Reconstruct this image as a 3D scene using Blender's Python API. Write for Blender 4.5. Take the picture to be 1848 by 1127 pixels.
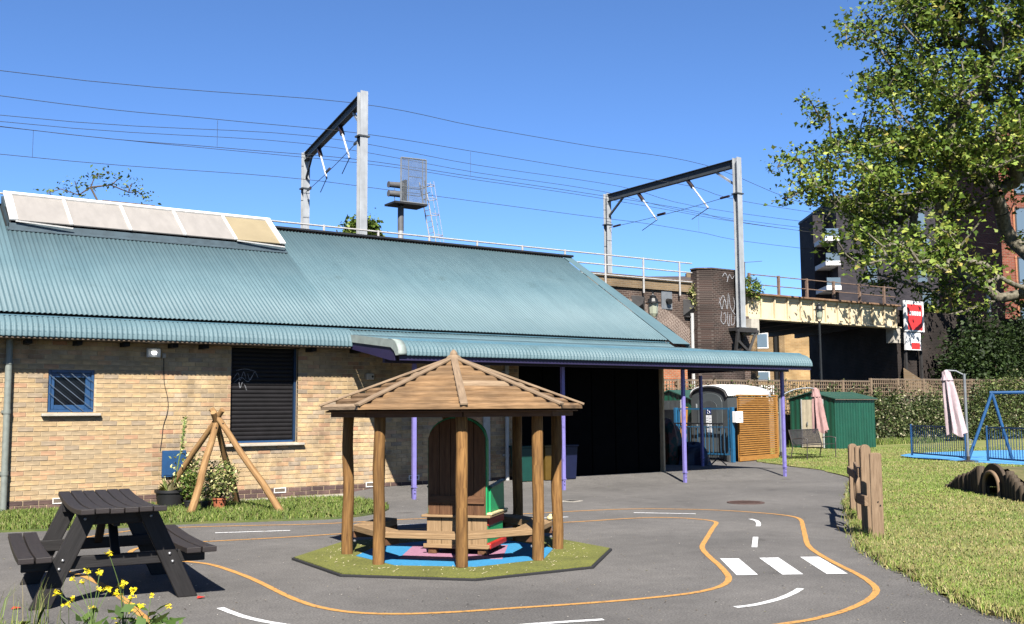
import bpy, math, random
import numpy as np
from mathutils import Vector, Matrix
random.seed(7); RNG = np.random.default_rng(7)
sc = bpy.context.scene
for o in list(bpy.data.objects): bpy.data.objects.remove(o)
R = math.radians
# ------------------------------------------------------------------ camera
# world axes: x runs along the school wall, y runs away behind it, camera at the origin at eye height
TH, PITCH, ROLL, EYE = R(55.8), R(5.47), R(-0.40), 1.52
def c2w(X, Y):                       # (right of camera, ahead of camera) -> world x, y
    return (X*math.sin(TH)+Y*math.cos(TH), -X*math.cos(TH)+Y*math.sin(TH))
fx, fy = c2w(0, 1); rx, ry = c2w(1, 0)
Fv = Vector((fx*math.cos(PITCH), fy*math.cos(PITCH), math.sin(PITCH)))
Xv = Vector((rx, ry, 0)); Uv = Vector((-fx*math.sin(PITCH), -fy*math.sin(PITCH), math.cos(PITCH)))
X2 = Xv*math.cos(ROLL)+Uv*math.sin(ROLL); U2 = -Xv*math.sin(ROLL)+Uv*math.cos(ROLL)
cam = bpy.data.cameras.new('camera'); camo = bpy.data.objects.new('camera', cam); sc.collection.objects.link(camo)
cam.sensor_width = 36; cam.lens = 36*1850/1848; cam.clip_start = 0.05; cam.clip_end = 3000
m3 = Matrix((X2, U2, -Fv)).transposed()
camo.matrix_world = Matrix.Translation((0, 0, EYE)) @ m3.to_4x4()
sc.camera = camo
# ------------------------------------------------------------------ sky and sun
SUN_EL, SUN_DX, SUN_DY = R(42.5), 0.4726, 0.8813      # light travels along +x*DX + y*DY
w = bpy.data.worlds.new('World'); sc.world = w; w.use_nodes = True
nt = w.node_tree; nt.nodes.clear()
sky = nt.nodes.new('ShaderNodeTexSky'); sky.sky_type = 'NISHITA'; sky.sun_disc = False
sky.sun_elevation = SUN_EL; sky.sun_rotation = math.atan2(-SUN_DX, -SUN_DY)
sky.altitude = 50; sky.air_density = 0.7; sky.dust_density = 0.0; sky.ozone_density = 10.0
bg = nt.nodes.new('ShaderNodeBackground'); bg.inputs[1].default_value = 0.0505
wo = nt.nodes.new('ShaderNodeOutputWorld')
nt.links.new(sky.outputs[0], bg.inputs[0]); nt.links.new(bg.outputs[0], wo.inputs[0])
sl = bpy.data.lights.new('sun', 'SUN'); sl.energy = 5.0; sl.angle = R(0.53); sl.color = (1.0, 0.95, 0.87)
so = bpy.data.objects.new('sun', sl); sc.collection.objects.link(so)
so.rotation_euler = Vector((SUN_DX, SUN_DY, -math.tan(SUN_EL))).to_track_quat('-Z', 'Y').to_euler()
so.location = (-10, -20, 30)
sc.view_settings.view_transform = 'Standard'; sc.view_settings.look = 'None'
sc.view_settings.exposure = 2.0; sc.view_settings.gamma = 1.0; sc.view_settings.use_curve_mapping = False
sc.render.engine = 'CYCLES'
# ------------------------------------------------------------------ materials
MATS = {}
K = 0.52          # the photograph is exposed bright: base colours stay low
def mat(name, col, rough=0.8, var=0.12, scale=6.0, bump=0.0, bscale=40.0, metal=0.0, col2=None, spec=0.3, stretch=None, uv=False, attr=False, detail=6.0, trans=0.0, edge=(0.35, 0.65)):
    if name in MATS: return MATS[name]
    if not attr: col = tuple(c*K for c in col); col2 = tuple(c*K for c in col2) if col2 else None
    m = bpy.data.materials.new(name); m.use_nodes = True; n = m.node_tree; nd = n.nodes; lk = n.links
    p = nd['Principled BSDF']; p.inputs['Roughness'].default_value = rough; p.inputs['Metallic'].default_value = metal
    p.inputs['Specular IOR Level'].default_value = spec
    tc = nd.new('ShaderNodeTexCoord'); src = tc.outputs['UV' if uv else 'Object']
    if stretch:
        mp = nd.new('ShaderNodeMapping'); mp.inputs['Scale'].default_value = stretch
        lk.new(src, mp.inputs[0]); src = mp.outputs[0]
    nz = nd.new('ShaderNodeTexNoise'); nz.inputs['Scale'].default_value = scale; nz.inputs['Detail'].default_value = detail
    nz.inputs['Roughness'].default_value = 0.6
    lk.new(src, nz.inputs['Vector'])
    rp = nd.new('ShaderNodeValToRGB'); rp.color_ramp.elements[0].position = edge[0]; rp.color_ramp.elements[1].position = edge[1]
    lk.new(nz.outputs['Fac'], rp.inputs[0])
    if col2 is None:
        a = [c*(1-var) for c in col]; b = [min(1, c*(1+var)) for c in col]
    else: a, b = col, col2
    rp.color_ramp.elements[0].color = (*a, 1); rp.color_ramp.elements[1].color = (*b, 1)
    out = rp.outputs[0]
    if attr:
        at = nd.new('ShaderNodeAttribute'); at.attribute_name = 'tint'
        mx = nd.new('ShaderNodeMix'); mx.data_type = 'RGBA'; mx.blend_type = 'MULTIPLY'; mx.inputs[0].default_value = 1
        lk.new(out, mx.inputs[6]); lk.new(at.outputs['Color'], mx.inputs[7]); out = mx.outputs[2]
    lk.new(out, p.inputs['Base Color'])
    if bump:
        n2 = nd.new('ShaderNodeTexNoise'); n2.inputs['Scale'].default_value = bscale; n2.inputs['Detail'].default_value = 4
        lk.new(src, n2.inputs['Vector'])
        bp = nd.new('ShaderNodeBump'); bp.inputs['Strength'].default_value = bump; bp.inputs['Distance'].default_value = 0.01
        lk.new(n2.outputs['Fac'], bp.inputs['Height']); lk.new(bp.outputs[0], p.inputs['Normal'])
    if trans:
        tb = nd.new('ShaderNodeBsdfTranslucent'); lk.new(out, tb.inputs[0])
        ms = nd.new('ShaderNodeMixShader'); ms.inputs[0].default_value = trans
        lk.new(p.outputs[0], ms.inputs[1]); lk.new(tb.outputs[0], ms.inputs[2])
        lk.new(ms.outputs[0], nd['Material Output'].inputs[0])
    MATS[name] = m
    return m
def brickmat(name, c1, c2, mortar, bw=0.225, bh=0.075, ms=0.012, stain=None):
    c1, c2, mortar = [tuple(v*K for v in c) for c in (c1, c2, mortar)]
    m = bpy.data.materials.new(name); m.use_nodes = True; n = m.node_tree; nd = n.nodes; lk = n.links
    p = nd['Principled BSDF']; p.inputs['Roughness'].default_value = 0.9; p.inputs['Specular IOR Level'].default_value = 0.15
    tc = nd.new('ShaderNodeTexCoord'); b = nd.new('ShaderNodeTexBrick')
    b.inputs['Scale'].default_value = 1; b.inputs['Brick Width'].default_value = bw; b.inputs['Row Height'].default_value = bh
    b.inputs['Mortar Size'].default_value = ms; b.inputs['Color1'].default_value = (*c1, 1); b.inputs['Color2'].default_value = (*c2, 1)
    b.inputs['Mortar'].default_value = (*mortar, 1); b.inputs['Bias'].default_value = 0.0
    lk.new(tc.outputs['UV'], b.inputs['Vector'])
    nz = nd.new('ShaderNodeTexNoise'); nz.inputs['Scale'].default_value = 0.7; nz.inputs['Detail'].default_value = 7
    lk.new(tc.outputs['UV'], nz.inputs['Vector'])
    rp = nd.new('ShaderNodeValToRGB'); rp.color_ramp.elements[0].position = 0.3; rp.color_ramp.elements[1].position = 0.7
    s = stain or (0.55, 1.25)
    rp.color_ramp.elements[0].color = (s[0],)*3+(1,); rp.color_ramp.elements[1].color = (s[1],)*3+(1,)
    lk.new(nz.outputs['Fac'], rp.inputs[0])
    mx = nd.new('ShaderNodeMix'); mx.data_type = 'RGBA'; mx.blend_type = 'MULTIPLY'; mx.inputs[0].default_value = 1
    lk.new(b.outputs['Color'], mx.inputs[6]); lk.new(rp.outputs[0], mx.inputs[7]); lk.new(mx.outputs[2], p.inputs['Base Color'])
    bp = nd.new('ShaderNodeBump'); bp.inputs['Strength'].default_value = 0.6; bp.inputs['Distance'].default_value = 0.01; bp.invert = True
    lk.new(b.outputs['Fac'], bp.inputs['Height']); lk.new(bp.outputs[0], p.inputs['Normal'])
    MATS[name] = m
    return m
def emis(name, col, st):
    m = bpy.data.materials.new(name); m.use_nodes = True
    p = m.node_tree.nodes['Principled BSDF']; p.inputs['Base Color'].default_value = (*col, 1)
    p.inputs['Emission Color'].default_value = (*col, 1); p.inputs['Emission Strength'].default_value = st
    MATS[name] = m; return m
def glass(name, col, rough=0.08):
    m = bpy.data.materials.new(name); m.use_nodes = True
    p = m.node_tree.nodes['Principled BSDF']; p.inputs['Base Color'].default_value = (*col, 1)
    p.inputs['Roughness'].default_value = rough; p.inputs['Specular IOR Level'].default_value = 0.7
    MATS[name] = m; return m
def mulmat(m, lo, hi, scale, coord='Object', stretch=None, e=(0.35, 0.65), detail=5):
    """multiply a material's base colour by a broad noise: wear, dirt, fading with a shape of its own"""
    n = m.node_tree; nd = n.nodes; lk = n.links; p = nd['Principled BSDF']
    src = p.inputs['Base Color'].links[0].from_socket
    tc = nd.new('ShaderNodeTexCoord'); s = tc.outputs[coord]
    if stretch:
        mp = nd.new('ShaderNodeMapping'); mp.inputs['Scale'].default_value = stretch; lk.new(s, mp.inputs[0]); s = mp.outputs[0]
    nz = nd.new('ShaderNodeTexNoise'); nz.inputs['Scale'].default_value = scale; nz.inputs['Detail'].default_value = detail; lk.new(s, nz.inputs['Vector'])
    rp = nd.new('ShaderNodeValToRGB'); rp.color_ramp.elements[0].position = e[0]; rp.color_ramp.elements[1].position = e[1]
    rp.color_ramp.elements[0].color = (*lo, 1); rp.color_ramp.elements[1].color = (*hi, 1); lk.new(nz.outputs['Fac'], rp.inputs[0])
    mx = nd.new('ShaderNodeMix'); mx.data_type = 'RGBA'; mx.blend_type = 'MULTIPLY'; mx.inputs[0].default_value = 1
    lk.new(src, mx.inputs[6]); lk.new(rp.outputs[0], mx.inputs[7]); lk.new(mx.outputs[2], p.inputs['Base Color'])
    return m
asphalt = mat('asphalt', (0.055, 0.0525, 0.051), 0.95, scale=62, col2=(0.212, 0.202, 0.193), bump=0.6, bscale=150, detail=9, edge=(0.30, 0.72))
mulmat(asphalt, (0.80, 0.79, 0.78), (1.14, 1.12, 1.10), 0.55); mulmat(asphalt, (0.62, 0.61, 0.60), (1.0, 1.0, 1.0), 1.7, e=(0.24, 0.36), detail=8); mulmat(asphalt, (1.0, 1.0, 1.0), (1.9, 1.85, 1.75), 38, e=(0.70, 0.76), detail=2); mulmat(asphalt, (0.90, 0.90, 0.90), (1.06, 1.06, 1.06), 5.0)
mat('soil', (0.10, 0.075, 0.05), 1.0, scale=14, col2=(0.20, 0.16, 0.09))
mat('far_ground', (0.07, 0.07, 0.068), 1.0, scale=2)
mat('lawn_soil', (0.13, 0.165, 0.03), 1.0, scale=1.1, col2=(0.30, 0.26, 0.10), bump=0.5, bscale=60, edge=(0.42, 0.74))
mat('strip_soil', (0.06, 0.10, 0.02), 1.0, scale=3, col2=(0.13, 0.13, 0.04), bump=0.5, bscale=60)
mat('orange_paint', (0.50, 0.24, 0.055), 0.8, scale=60, col2=(0.58, 0.30, 0.085), bump=0.2, bscale=200)
mulmat(MATS['orange_paint'], (0.50, 0.58, 0.70), (1.0, 1.0, 1.0), 22, e=(0.34, 0.46), detail=9)
mat('white_paint', (0.66, 0.66, 0.66), 0.8, scale=50, col2=(0.82, 0.82, 0.82), bump=0.2, bscale=200)
mulmat(MATS['white_paint'], (0.42, 0.42, 0.42), (1.0, 1.0, 1.0), 22, e=(0.31, 0.43), detail=9)
mat('mortar', (0.40, 0.30, 0.19), 0.95, scale=8, col2=(0.50, 0.39, 0.25), bump=0.4, bscale=120)
mat('brick', (0.80, 0.80, 0.80), 0.9, scale=9, col2=(1.12, 1.12, 1.12), attr=True, bump=0.5, bscale=90, spec=0.15)
mulmat(MATS['brick'], (0.68, 0.68, 0.69), (1.04, 1.03, 1.02), 0.75, e=(0.34, 0.56)); mulmat(MATS['brick'], (0.78, 0.78, 0.79), (1.05, 1.04, 1.03), 3.2, e=(0.36, 0.54), stretch=(1, 1, 0.5))
mat('dark_mortar', (0.36, 0.31, 0.27), 0.95, scale=8)
mat('concrete', (0.34, 0.31, 0.26), 0.9, scale=5, col2=(0.46, 0.42, 0.36), bump=0.4, bscale=60)
roofm = mat('blue_sheet', (0.082, 0.148, 0.173), 0.62, scale=1.2, col2=(0.098, 0.166, 0.190), stretch=(1, 1, 1), spec=0.3)
mulmat(roofm, (0.91, 0.92, 0.93), (1.04, 1.03, 1.03), 1.6, stretch=(6, 0.35, 0.35)); mulmat(roofm, (0.80, 0.80, 0.78), (1.0, 1.0, 1.0), 2.2, e=(0.22, 0.36), detail=9); mulmat(roofm, (0.93, 0.92, 0.9), (1.02, 1.02, 1.02), 30, e=(0.3, 0.42))
mat('blue_flashing', (0.075, 0.165, 0.215), 0.5, 0.1, 3); mat('dark_flashing', (0.012, 0.014, 0.018), 0.6, 0.2, 4)
mat('slate_flashing', (0.055, 0.085, 0.105), 0.6, 0.2, 6)
mat('void_black', (0.006, 0.006, 0.006), 0.9, 0.1); mat('soffit_board', (0.13, 0.10, 0.075), 0.9, 0.2, 6)
mat('white_upvc', (0.78, 0.78, 0.77), 0.45, 0.05, 5); mulmat(MATS['white_upvc'], (0.86, 0.84, 0.80), (1, 1, 1), 7)
mat('opal_panel', (0.295, 0.275, 0.255), 0.5, 0.07, 2, stretch=(3, 1, 1)); mat('yellowed_panel', (0.30, 0.245, 0.15), 0.5, 0.07, 2)
mat('grey_pipe', (0.19, 0.21, 0.19), 0.5, 0.12, 12); mat('white_pipe', (0.42, 0.42, 0.41), 0.5, 0.1, 9)
mat('blue_frame', (0.007, 0.052, 0.145), 0.45, 0.12, 10, spec=0.5); mat('navy_frame', (0.008, 0.030, 0.075), 0.5, 0.12, 10); mat('bar_steel', (0.10, 0.13, 0.17), 0.5, 0.15, 10)
glass('dark_glass', (0.003, 0.0035, 0.005), 0.1); MATS['dark_glass'].node_tree.nodes['Principled BSDF'].inputs['Specular IOR Level'].default_value = 0.15
mat('shutter_black', (0.009, 0.008, 0.009), 0.6, 0.25, 8, spec=0.15); mat('black_cladding', (0.004, 0.004, 0.0045), 0.9, 0.2, 5, spec=0.03)  # cladding darkened to put the canopy shade into its colour
mat('lavender', (0.19, 0.165, 0.43), 0.5, 0.08, 9); mulmat(MATS['lavender'], (0.75, 0.72, 0.7), (1, 1, 1), 9, e=(0.25, 0.38))
mat('deep_purple', (0.020, 0.015, 0.055), 0.55, 0.15, 6); mat('bleached_end', (0.25, 0.29, 0.27), 0.6, 0.15, 9)
def wood(name, a, b, rough=0.8, ks=(1.4, 26, 26), bump=0.35, sc_=1.0):
    return mat(name, a, rough, scale=3.0*sc_, col2=b, uv=True, stretch=ks, bump=bump, bscale=6, detail=8, edge=(0.3, 0.7), spec=0.2)
wood('slat_wood', (0.135, 0.075, 0.034), (0.335, 0.215, 0.115)); mulmat(MATS['slat_wood'], (0.70, 0.69, 0.68), (1.1, 1.06, 1.0), 3.0)
wood('slat_wood_b', (0.19, 0.125, 0.073), (0.39, 0.285, 0.185)); wood('slat_wood_c', (0.11, 0.064, 0.030), (0.255, 0.16, 0.085)); wood('hip_wood', (0.16, 0.11, 0.07), (0.33, 0.235, 0.15)); wood('post_wood', (0.10, 0.045, 0.013), (0.34, 0.185, 0.060), ks=(1.2, 14, 14))
mulmat(MATS['post_wood'], (0.60, 0.58, 0.55), (1.05, 1.02, 1.0), 4.0, stretch=(1, 1, 0.35))
wood('bench_wood', (0.19, 0.115, 0.055), (0.36, 0.24, 0.13)); wood('throne_wood', (0.075, 0.032, 0.014), (0.16, 0.078, 0.036), ks=(1.2, 12, 12))  # throne wood darkened: shade under the gazebo roof put into its colour
wood('log_wood', (0.17, 0.085, 0.03), (0.38, 0.23, 0.10), ks=(1.2, 12, 12)); wood('grey_board', (0.145, 0.092, 0.055), (0.275, 0.19, 0.12), ks=(1.4, 14, 14))
wood('orange_board', (0.27, 0.115, 0.022), (0.45, 0.22, 0.055), ks=(1.2, 12, 12)); wood('dark_log', (0.035, 0.025, 0.016), (0.105, 0.077, 0.052), ks=(1.2, 10, 10))
wood('trellis_wood', (0.15, 0.105, 0.07), (0.26, 0.19, 0.13))
wood('recycled_black', (0.010, 0.009, 0.009), (0.024, 0.022, 0.022), rough=0.55, ks=(1.4, 20, 20), bump=0.2)
wood('recycled_top', (0.018, 0.014, 0.014), (0.038, 0.031, 0.030), rough=0.55, ks=(1.4, 20, 20), bump=0.2)
mat('bolt_steel', (0.45, 0.45, 0.46), 0.35, 0.1, metal=0.8)
mat('green_turf', (0.085, 0.100, 0.016), 1.0, scale=60, col2=(0.20, 0.20, 0.035), bump=0.6, bscale=150)
mulmat(MATS['green_turf'], (0.8, 0.8, 0.8), (1.08, 1.08, 1.08), 2.5)
mat('rubber_black', (0.016, 0.016, 0.018), 0.8); mat('straw', (0.55, 0.48, 0.30), 0.9, 0.3, 4)
mat('blue_rubber', (0.025, 0.22, 0.43), 0.9, 0.12, 40); mat('pink_rubber', (0.34, 0.16, 0.24), 0.9, 0.15, 40)
mat('blue_surface', (0.075, 0.29, 0.60), 0.85, 0.12, 3)
mat('green_gloss', (0.012, 0.30, 0.105), 0.5, 0.1, 8); mat('red_gloss', (0.42, 0.018, 0.012), 0.45, 0.15, 12); mat('cream_paint', (0.60, 0.50, 0.26), 0.6, 0.2, 12)
mat('shed_green', (0.005, 0.066, 0.038), 0.45, 0.08, 3, spec=0.4); mulmat(MATS['shed_green'], (0.78, 0.80, 0.78), (1.05, 1.04, 1.04), 2.0, stretch=(3, 3, 0.5))
mat('shed_roof', (0.026, 0.080, 0.060), 0.5, 0.1, 3); mat('cream_sheet', (0.55, 0.47, 0.34), 0.6, 0.08, 5)
mat('toilet_grey', (0.055, 0.062, 0.066), 0.5, 0.08, 4); mat('toilet_door', (0.070, 0.082, 0.088), 0.5, 0.08, 4); mat('white_plastic', (0.80, 0.80, 0.80), 0.45, 0.04, 4)
mat('navy_sign', (0.015, 0.03, 0.13), 0.5, 0.05); mat('paper', (0.72, 0.73, 0.76), 0.7, 0.04); mat('ink', (0.03, 0.03, 0.05), 0.8, 0.1)
mat('gate_blue', (0.013, 0.095, 0.20), 0.45, 0.1, 8); mat('rail_blue', (0.014, 0.075, 0.20), 0.45, 0.1, 8)
mat('barrier_black', (0.014, 0.014, 0.016), 0.5, 0.2); mat('bench_metal', (0.045, 0.038, 0.036), 0.5, 0.2)
mat('pink_cloth', (0.36, 0.215, 0.205), 0.9, 0.12, 9); mat('pale_pink_cloth', (0.46, 0.36, 0.39), 0.9, 0.1, 9); mat('grey_steel', (0.20, 0.215, 0.23), 0.5, 0.12, 6, metal=0.3)
mat('galv', (0.40, 0.42, 0.44), 0.55, 0.10, 3, metal=0.25); mulmat(MATS['galv'], (0.80, 0.80, 0.80), (1.04, 1.04, 1.04), 2.0, stretch=(3, 3, 0.5))
mat('beam_grey', (0.045, 0.052, 0.058), 0.6, 0.15, 4); mat('insulator', (0.030, 0.018, 0.018), 0.35, 0.1); mat('strut_white', (0.52, 0.53, 0.54), 0.5, 0.1)
mat('wire', (0.035, 0.035, 0.038), 0.6, 0.1); mat('rail_grey', (0.38, 0.37, 0.36), 0.6, 0.14, 5); mat('rust_rail', (0.17, 0.11, 0.08), 0.8, 0.25, 7)
mat('signal_grey', (0.10, 0.10, 0.105), 0.6, 0.15, 4); mat('signal_black', (0.012, 0.012, 0.013), 0.6, 0.1)
mat('girder_cream', (0.64, 0.53, 0.35), 0.6, 0.08, 2.0); mulmat(MATS['girder_cream'], (0.72, 0.62, 0.50), (1, 1, 1), 1.3, stretch=(1.5, 1.5, 0.8), e=(0.25, 0.40))
mat('rust_flange', (0.20, 0.115, 0.065), 0.85, 0.3, 4); mat('dark_steel', (0.028, 0.026, 0.026), 0.7, 0.2, 4)
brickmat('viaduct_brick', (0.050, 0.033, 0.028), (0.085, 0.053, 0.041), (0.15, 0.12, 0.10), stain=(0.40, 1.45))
brickmat('arch_brick', (0.085, 0.055, 0.044), (0.125, 0.083, 0.066), (0.28, 0.225, 0.19), ms=0.02)
brickmat('parapet_brick', (0.17, 0.115, 0.065), (0.23, 0.155, 0.085), (0.21, 0.17, 0.12), stain=(0.5, 1.2))
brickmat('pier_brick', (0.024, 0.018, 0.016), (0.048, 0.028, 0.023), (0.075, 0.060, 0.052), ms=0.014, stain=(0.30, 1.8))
brickmat('house_brick', (0.16, 0.092, 0.036), (0.22, 0.14, 0.06), (0.33, 0.26, 0.17)); brickmat('sun_painted_brick', (0.34, 0.21, 0.09), (0.42, 0.28, 0.13), (0.40, 0.30, 0.18), bw=0.36, bh=0.12)  # second brick is the bright copy: sunshine painted into the house colour
brickmat('apartment_brick', (0.030, 0.028, 0.036), (0.045, 0.040, 0.048), (0.055, 0.05, 0.055), bw=0.45, bh=0.15, stain=(0.8, 1.15))
brickmat('red_brick', (0.16, 0.040, 0.024), (0.24, 0.068, 0.042), (0.20, 0.13, 0.10), bw=0.32, bh=0.105, ms=0.016, stain=(0.75, 1.15))
brickmat('orange_brick', (0.36, 0.105, 0.045), (0.46, 0.15, 0.07), (0.38, 0.26, 0.17))
glass('sky_glass', (0.06, 0.085, 0.11), 0.08); mat('white_render', (0.74, 0.74, 0.74), 0.6, 0.05); mat('frame_dark', (0.02, 0.02, 0.022), 0.6, 0.1)
mat('sign_red', (0.62, 0.035, 0.035), 0.5, 0.06); mat('roof_slate', (0.06, 0.05, 0.05), 0.8, 0.2)
mat('bark', (0.085, 0.072, 0.048), 0.95, scale=7, col2=(0.22, 0.20, 0.15), bump=0.5, bscale=20); mat('twig', (0.10, 0.075, 0.05), 0.9, 0.2)
mat('leaf', (0.9, 0.9, 0.85), 0.6, scale=3, col2=(1.25, 1.2, 1.1), attr=True, trans=0.30, spec=0.2)
mat('blade', (0.85, 0.85, 0.85), 0.6, scale=2, col2=(1.15, 1.15, 1.15), attr=True, trans=0.25, spec=0.25)
mat('petal_yellow', (1.2, 0.95, 0.02), 0.6, 0.1, 9, trans=0.2); mat('stem_green', (0.10, 0.16, 0.035), 0.7, 0.15); mat('petal_red', (0.50, 0.03, 0.02), 0.7, 0.2)
mat('pot_black', (0.014, 0.014, 0.015), 0.5, 0.15); mat('terracotta', (0.36, 0.105, 0.045), 0.8, 0.12, 9); mat('compost', (0.04, 0.028, 0.02), 1.0, 0.3)
mat('manhole_rust', (0.085, 0.050, 0.042), 0.8, 0.25, 20); mat('grate', (0.03, 0.03, 0.03), 0.8)
mat('bin_green', (0.004, 0.045, 0.034), 0.5, 0.1); mat('bin_yellow', (0.10, 0.058, 0.006), 0.5, 0.1); mat('bin_blue', (0.005, 0.008, 0.036), 0.5, 0.1)  # bin colours lowered so the deep shade sits in the paint
mat('graffiti_white', (0.36, 0.37, 0.40), 0.8, 0.1); mat('lamp_black', (0.012, 0.013, 0.014), 0.45, 0.1); glass('lamp_glass', (0.16, 0.17, 0.13), 0.15)
mat('lamp_body', (0.55, 0.55, 0.53), 0.5, 0.08); mat('beige_plastic', (0.42, 0.38, 0.32), 0.6, 0.08); mat('tarp_blue', (0.006, 0.012, 0.04), 0.5, 0.3, 6); mat('mound_earth', (0.075, 0.085, 0.022), 1.0, scale=5, col2=(0.16, 0.13, 0.06))
mat('tarp_mixed', (0.008, 0.035, 0.022), 0.6, scale=5, col2=(0.11, 0.035, 0.02), detail=2, edge=(0.48, 0.52))
brickmat('dark_abutment_brick', (0.020, 0.016, 0.015), (0.034, 0.024, 0.021), (0.045, 0.038, 0.034))  # near-black brick all over the abutment block
emis('led', (1.0, 0.98, 0.92), 6.0)
# ------------------------------------------------------------------ helpers
def link(o, parent=None):
    sc.collection.objects.link(o)
    if parent is not None: o.parent = parent
    return o
def tag(o, label=None, cat=None, group=None, kind=None):
    if label: o['label'] = label
    if cat: o['category'] = cat
    if group: o['group'] = group
    if kind: o['kind'] = kind
    return o
def thing(name, label, cat, loc=(0, 0, 0), rz=0.0, group=None):
    o = bpy.data.objects.new(name, None); o.empty_display_size = 0.2
    o.location = loc; o.rotation_euler = (0, 0, rz); link(o); return tag(o, label, cat, group)
V = Vector
class MB:
    """collects shapes, builds them as one mesh object"""
    def __init__(s): s.v = []; s.f = []; s.uv = []; s.c = []
    def add(s, vs, fs, uvs=None, col=None):
        b = len(s.v); s.v += [tuple(p) for p in vs]
        for i, f in enumerate(fs):
            s.f.append(tuple(b+j for j in f))
            s.uv += uvs[i] if uvs else [(vs[j][0]+vs[j][1], vs[j][2]) for j in f]
            s.c.append(col or (1, 1, 1))
        return s
    def box(s, c, size, ax=None, col=None, wall=False):
        c = V(c); h = [d/2 for d in size]
        A = ax or (V((1, 0, 0)), V((0, 1, 0)), V((0, 0, 1)))
        vs = []
        for i in (-1, 1):
            for j in (-1, 1):
                for k in (-1, 1): vs.append(c+A[0]*(i*h[0])+A[1]*(j*h[1])+A[2]*(k*h[2]))
        fs = [(0, 1, 3, 2), (4, 6, 7, 5), (0, 4, 5, 1), (2, 3, 7, 6), (0, 2, 6, 4), (1, 5, 7, 3)]
        L = max(range(3), key=lambda q: size[q]); o1, o2 = [q for q in range(3) if q != L]
        r = random.random()*7
        uvs = []
        for f in fs:
            if wall: uvs.append([(vs[j].x+vs[j].y, vs[j].z) for j in f]); continue
            q = []
            for j in f:
                l = [(1 if j & 4 else -1)*h[0], (1 if j & 2 else -1)*h[1], (1 if j & 1 else -1)*h[2]]
                q.append((l[L]+r, l[o1]+l[o2]+r*3))
            uvs.append(q)
        return s.add(vs, fs, uvs, col)
    def b(s, x0, x1, y0, y1, z0, z1, wall=False):
        return s.box(((x0+x1)/2, (y0+y1)/2, (z0+z1)/2), (abs(x1-x0), abs(y1-y0), abs(z1-z0)), wall=wall)
    def bar(s, a, b, w, t, up=(0, 0, 1)):
        a = V(a); b = V(b); d = (b-a); L = d.length; d.normalize(); up = V(up)
        x = d.cross(up)
        if x.length < 1e-5: x = d.cross(V((1, 0, 0)))
        x.normalize(); z = x.cross(d).normalized()
        return s.box((a+b)/2, (L, w, t), (d, x, z))
    def tube(s, a, b, r0, r1=None, n=8, caps=True):
        r1 = r0 if r1 is None else r1
        return s.path([a, b], [r0, r1], n, caps)
    def path(s, pts, rad, n=6, caps=True):
        pts = [V(p) for p in pts]
        if not isinstance(rad, (list, tuple)): rad = [rad]*len(pts)
        vs = []; fs = []; uvs = []; u = 0; us = []
        px = None; r = random.random()*9
        for i, p in enumerate(pts):
            d = (pts[min(i+1, len(pts)-1)]-pts[max(i-1, 0)]).normalized()
            if px is None:
                px = d.cross(V((0, 0, 1)))
                if px.length < 1e-3: px = V((1, 0, 0))
            px = (px-d*px.dot(d)).normalized(); py = d.cross(px)
            if i: u += (p-pts[i-1]).length
            us.append(u)
            for k in range(n):
                a = 2*math.pi*k/n; vs.append(p+(px*math.cos(a)+py*math.sin(a))*rad[i])
        for i in range(len(pts)-1):
            for k in range(n):
                k2 = (k+1) % n
                fs.append((i*n+k, i*n+k2, (i+1)*n+k2, (i+1)*n+k))
                c0, c1 = 2*math.pi*k/n*rad[i], 2*math.pi*(k+1)/n*rad[i]
                uvs.append([(us[i]+r, c0+r), (us[i]+r, c1+r), (us[i+1]+r, c1+r), (us[i+1]+r, c0+r)])
        if caps:
            fs.append(tuple(range(n-1, -1, -1))); uvs.append([(r+math.cos(2*math.pi*k/n)*rad[0], r+math.sin(2*math.pi*k/n)*rad[0]) for k in range(n)])
            e = (len(pts)-1)*n; fs.append(tuple(range(e, e+n))); uvs.append([(r+math.cos(2*math.pi*k/n)*rad[-1], r) for k in range(n)])
        return s.add(vs, fs, uvs)
    def prism(s, poly, z0, z1):
        """vertical prism over a 2D outline"""
        n = len(poly); vs = [(x, y, z0) for x, y in poly]+[(x, y, z1) for x, y in poly]
        fs = [tuple(range(n-1, -1, -1)), tuple(range(n, 2*n))]+[(i, (i+1) % n, n+(i+1) % n, n+i) for i in range(n)]
        uvs = [[(vs[j][0], vs[j][1]) for j in f] if k < 2 else [(vs[j][0]+vs[j][1], vs[j][2]) for j in f] for k, f in enumerate(fs)]
        return s.add(vs, fs, uvs)
    def extrude(s, poly, o, ax, ay, an, th):
        """outline in the plane (ax, ay) at o, thickness th along an"""
        o = V(o); ax = V(ax); ay = V(ay); an = V(an)
        n = len(poly); vs = [o+ax*x+ay*y for x, y in poly]+[o+ax*x+ay*y+an*th for x, y in poly]
        fs = [tuple(range(n)), tuple(range(2*n-1, n-1, -1))]+[(i, n+i, n+(i+1) % n, (i+1) % n) for i in range(n)]
        uvs = []
        for f in fs: uvs.append([(poly[j % n][1]+(0.3 if j >= n else 0), poly[j % n][0]) for j in f])
        return s.add(vs, fs, uvs)
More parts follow.
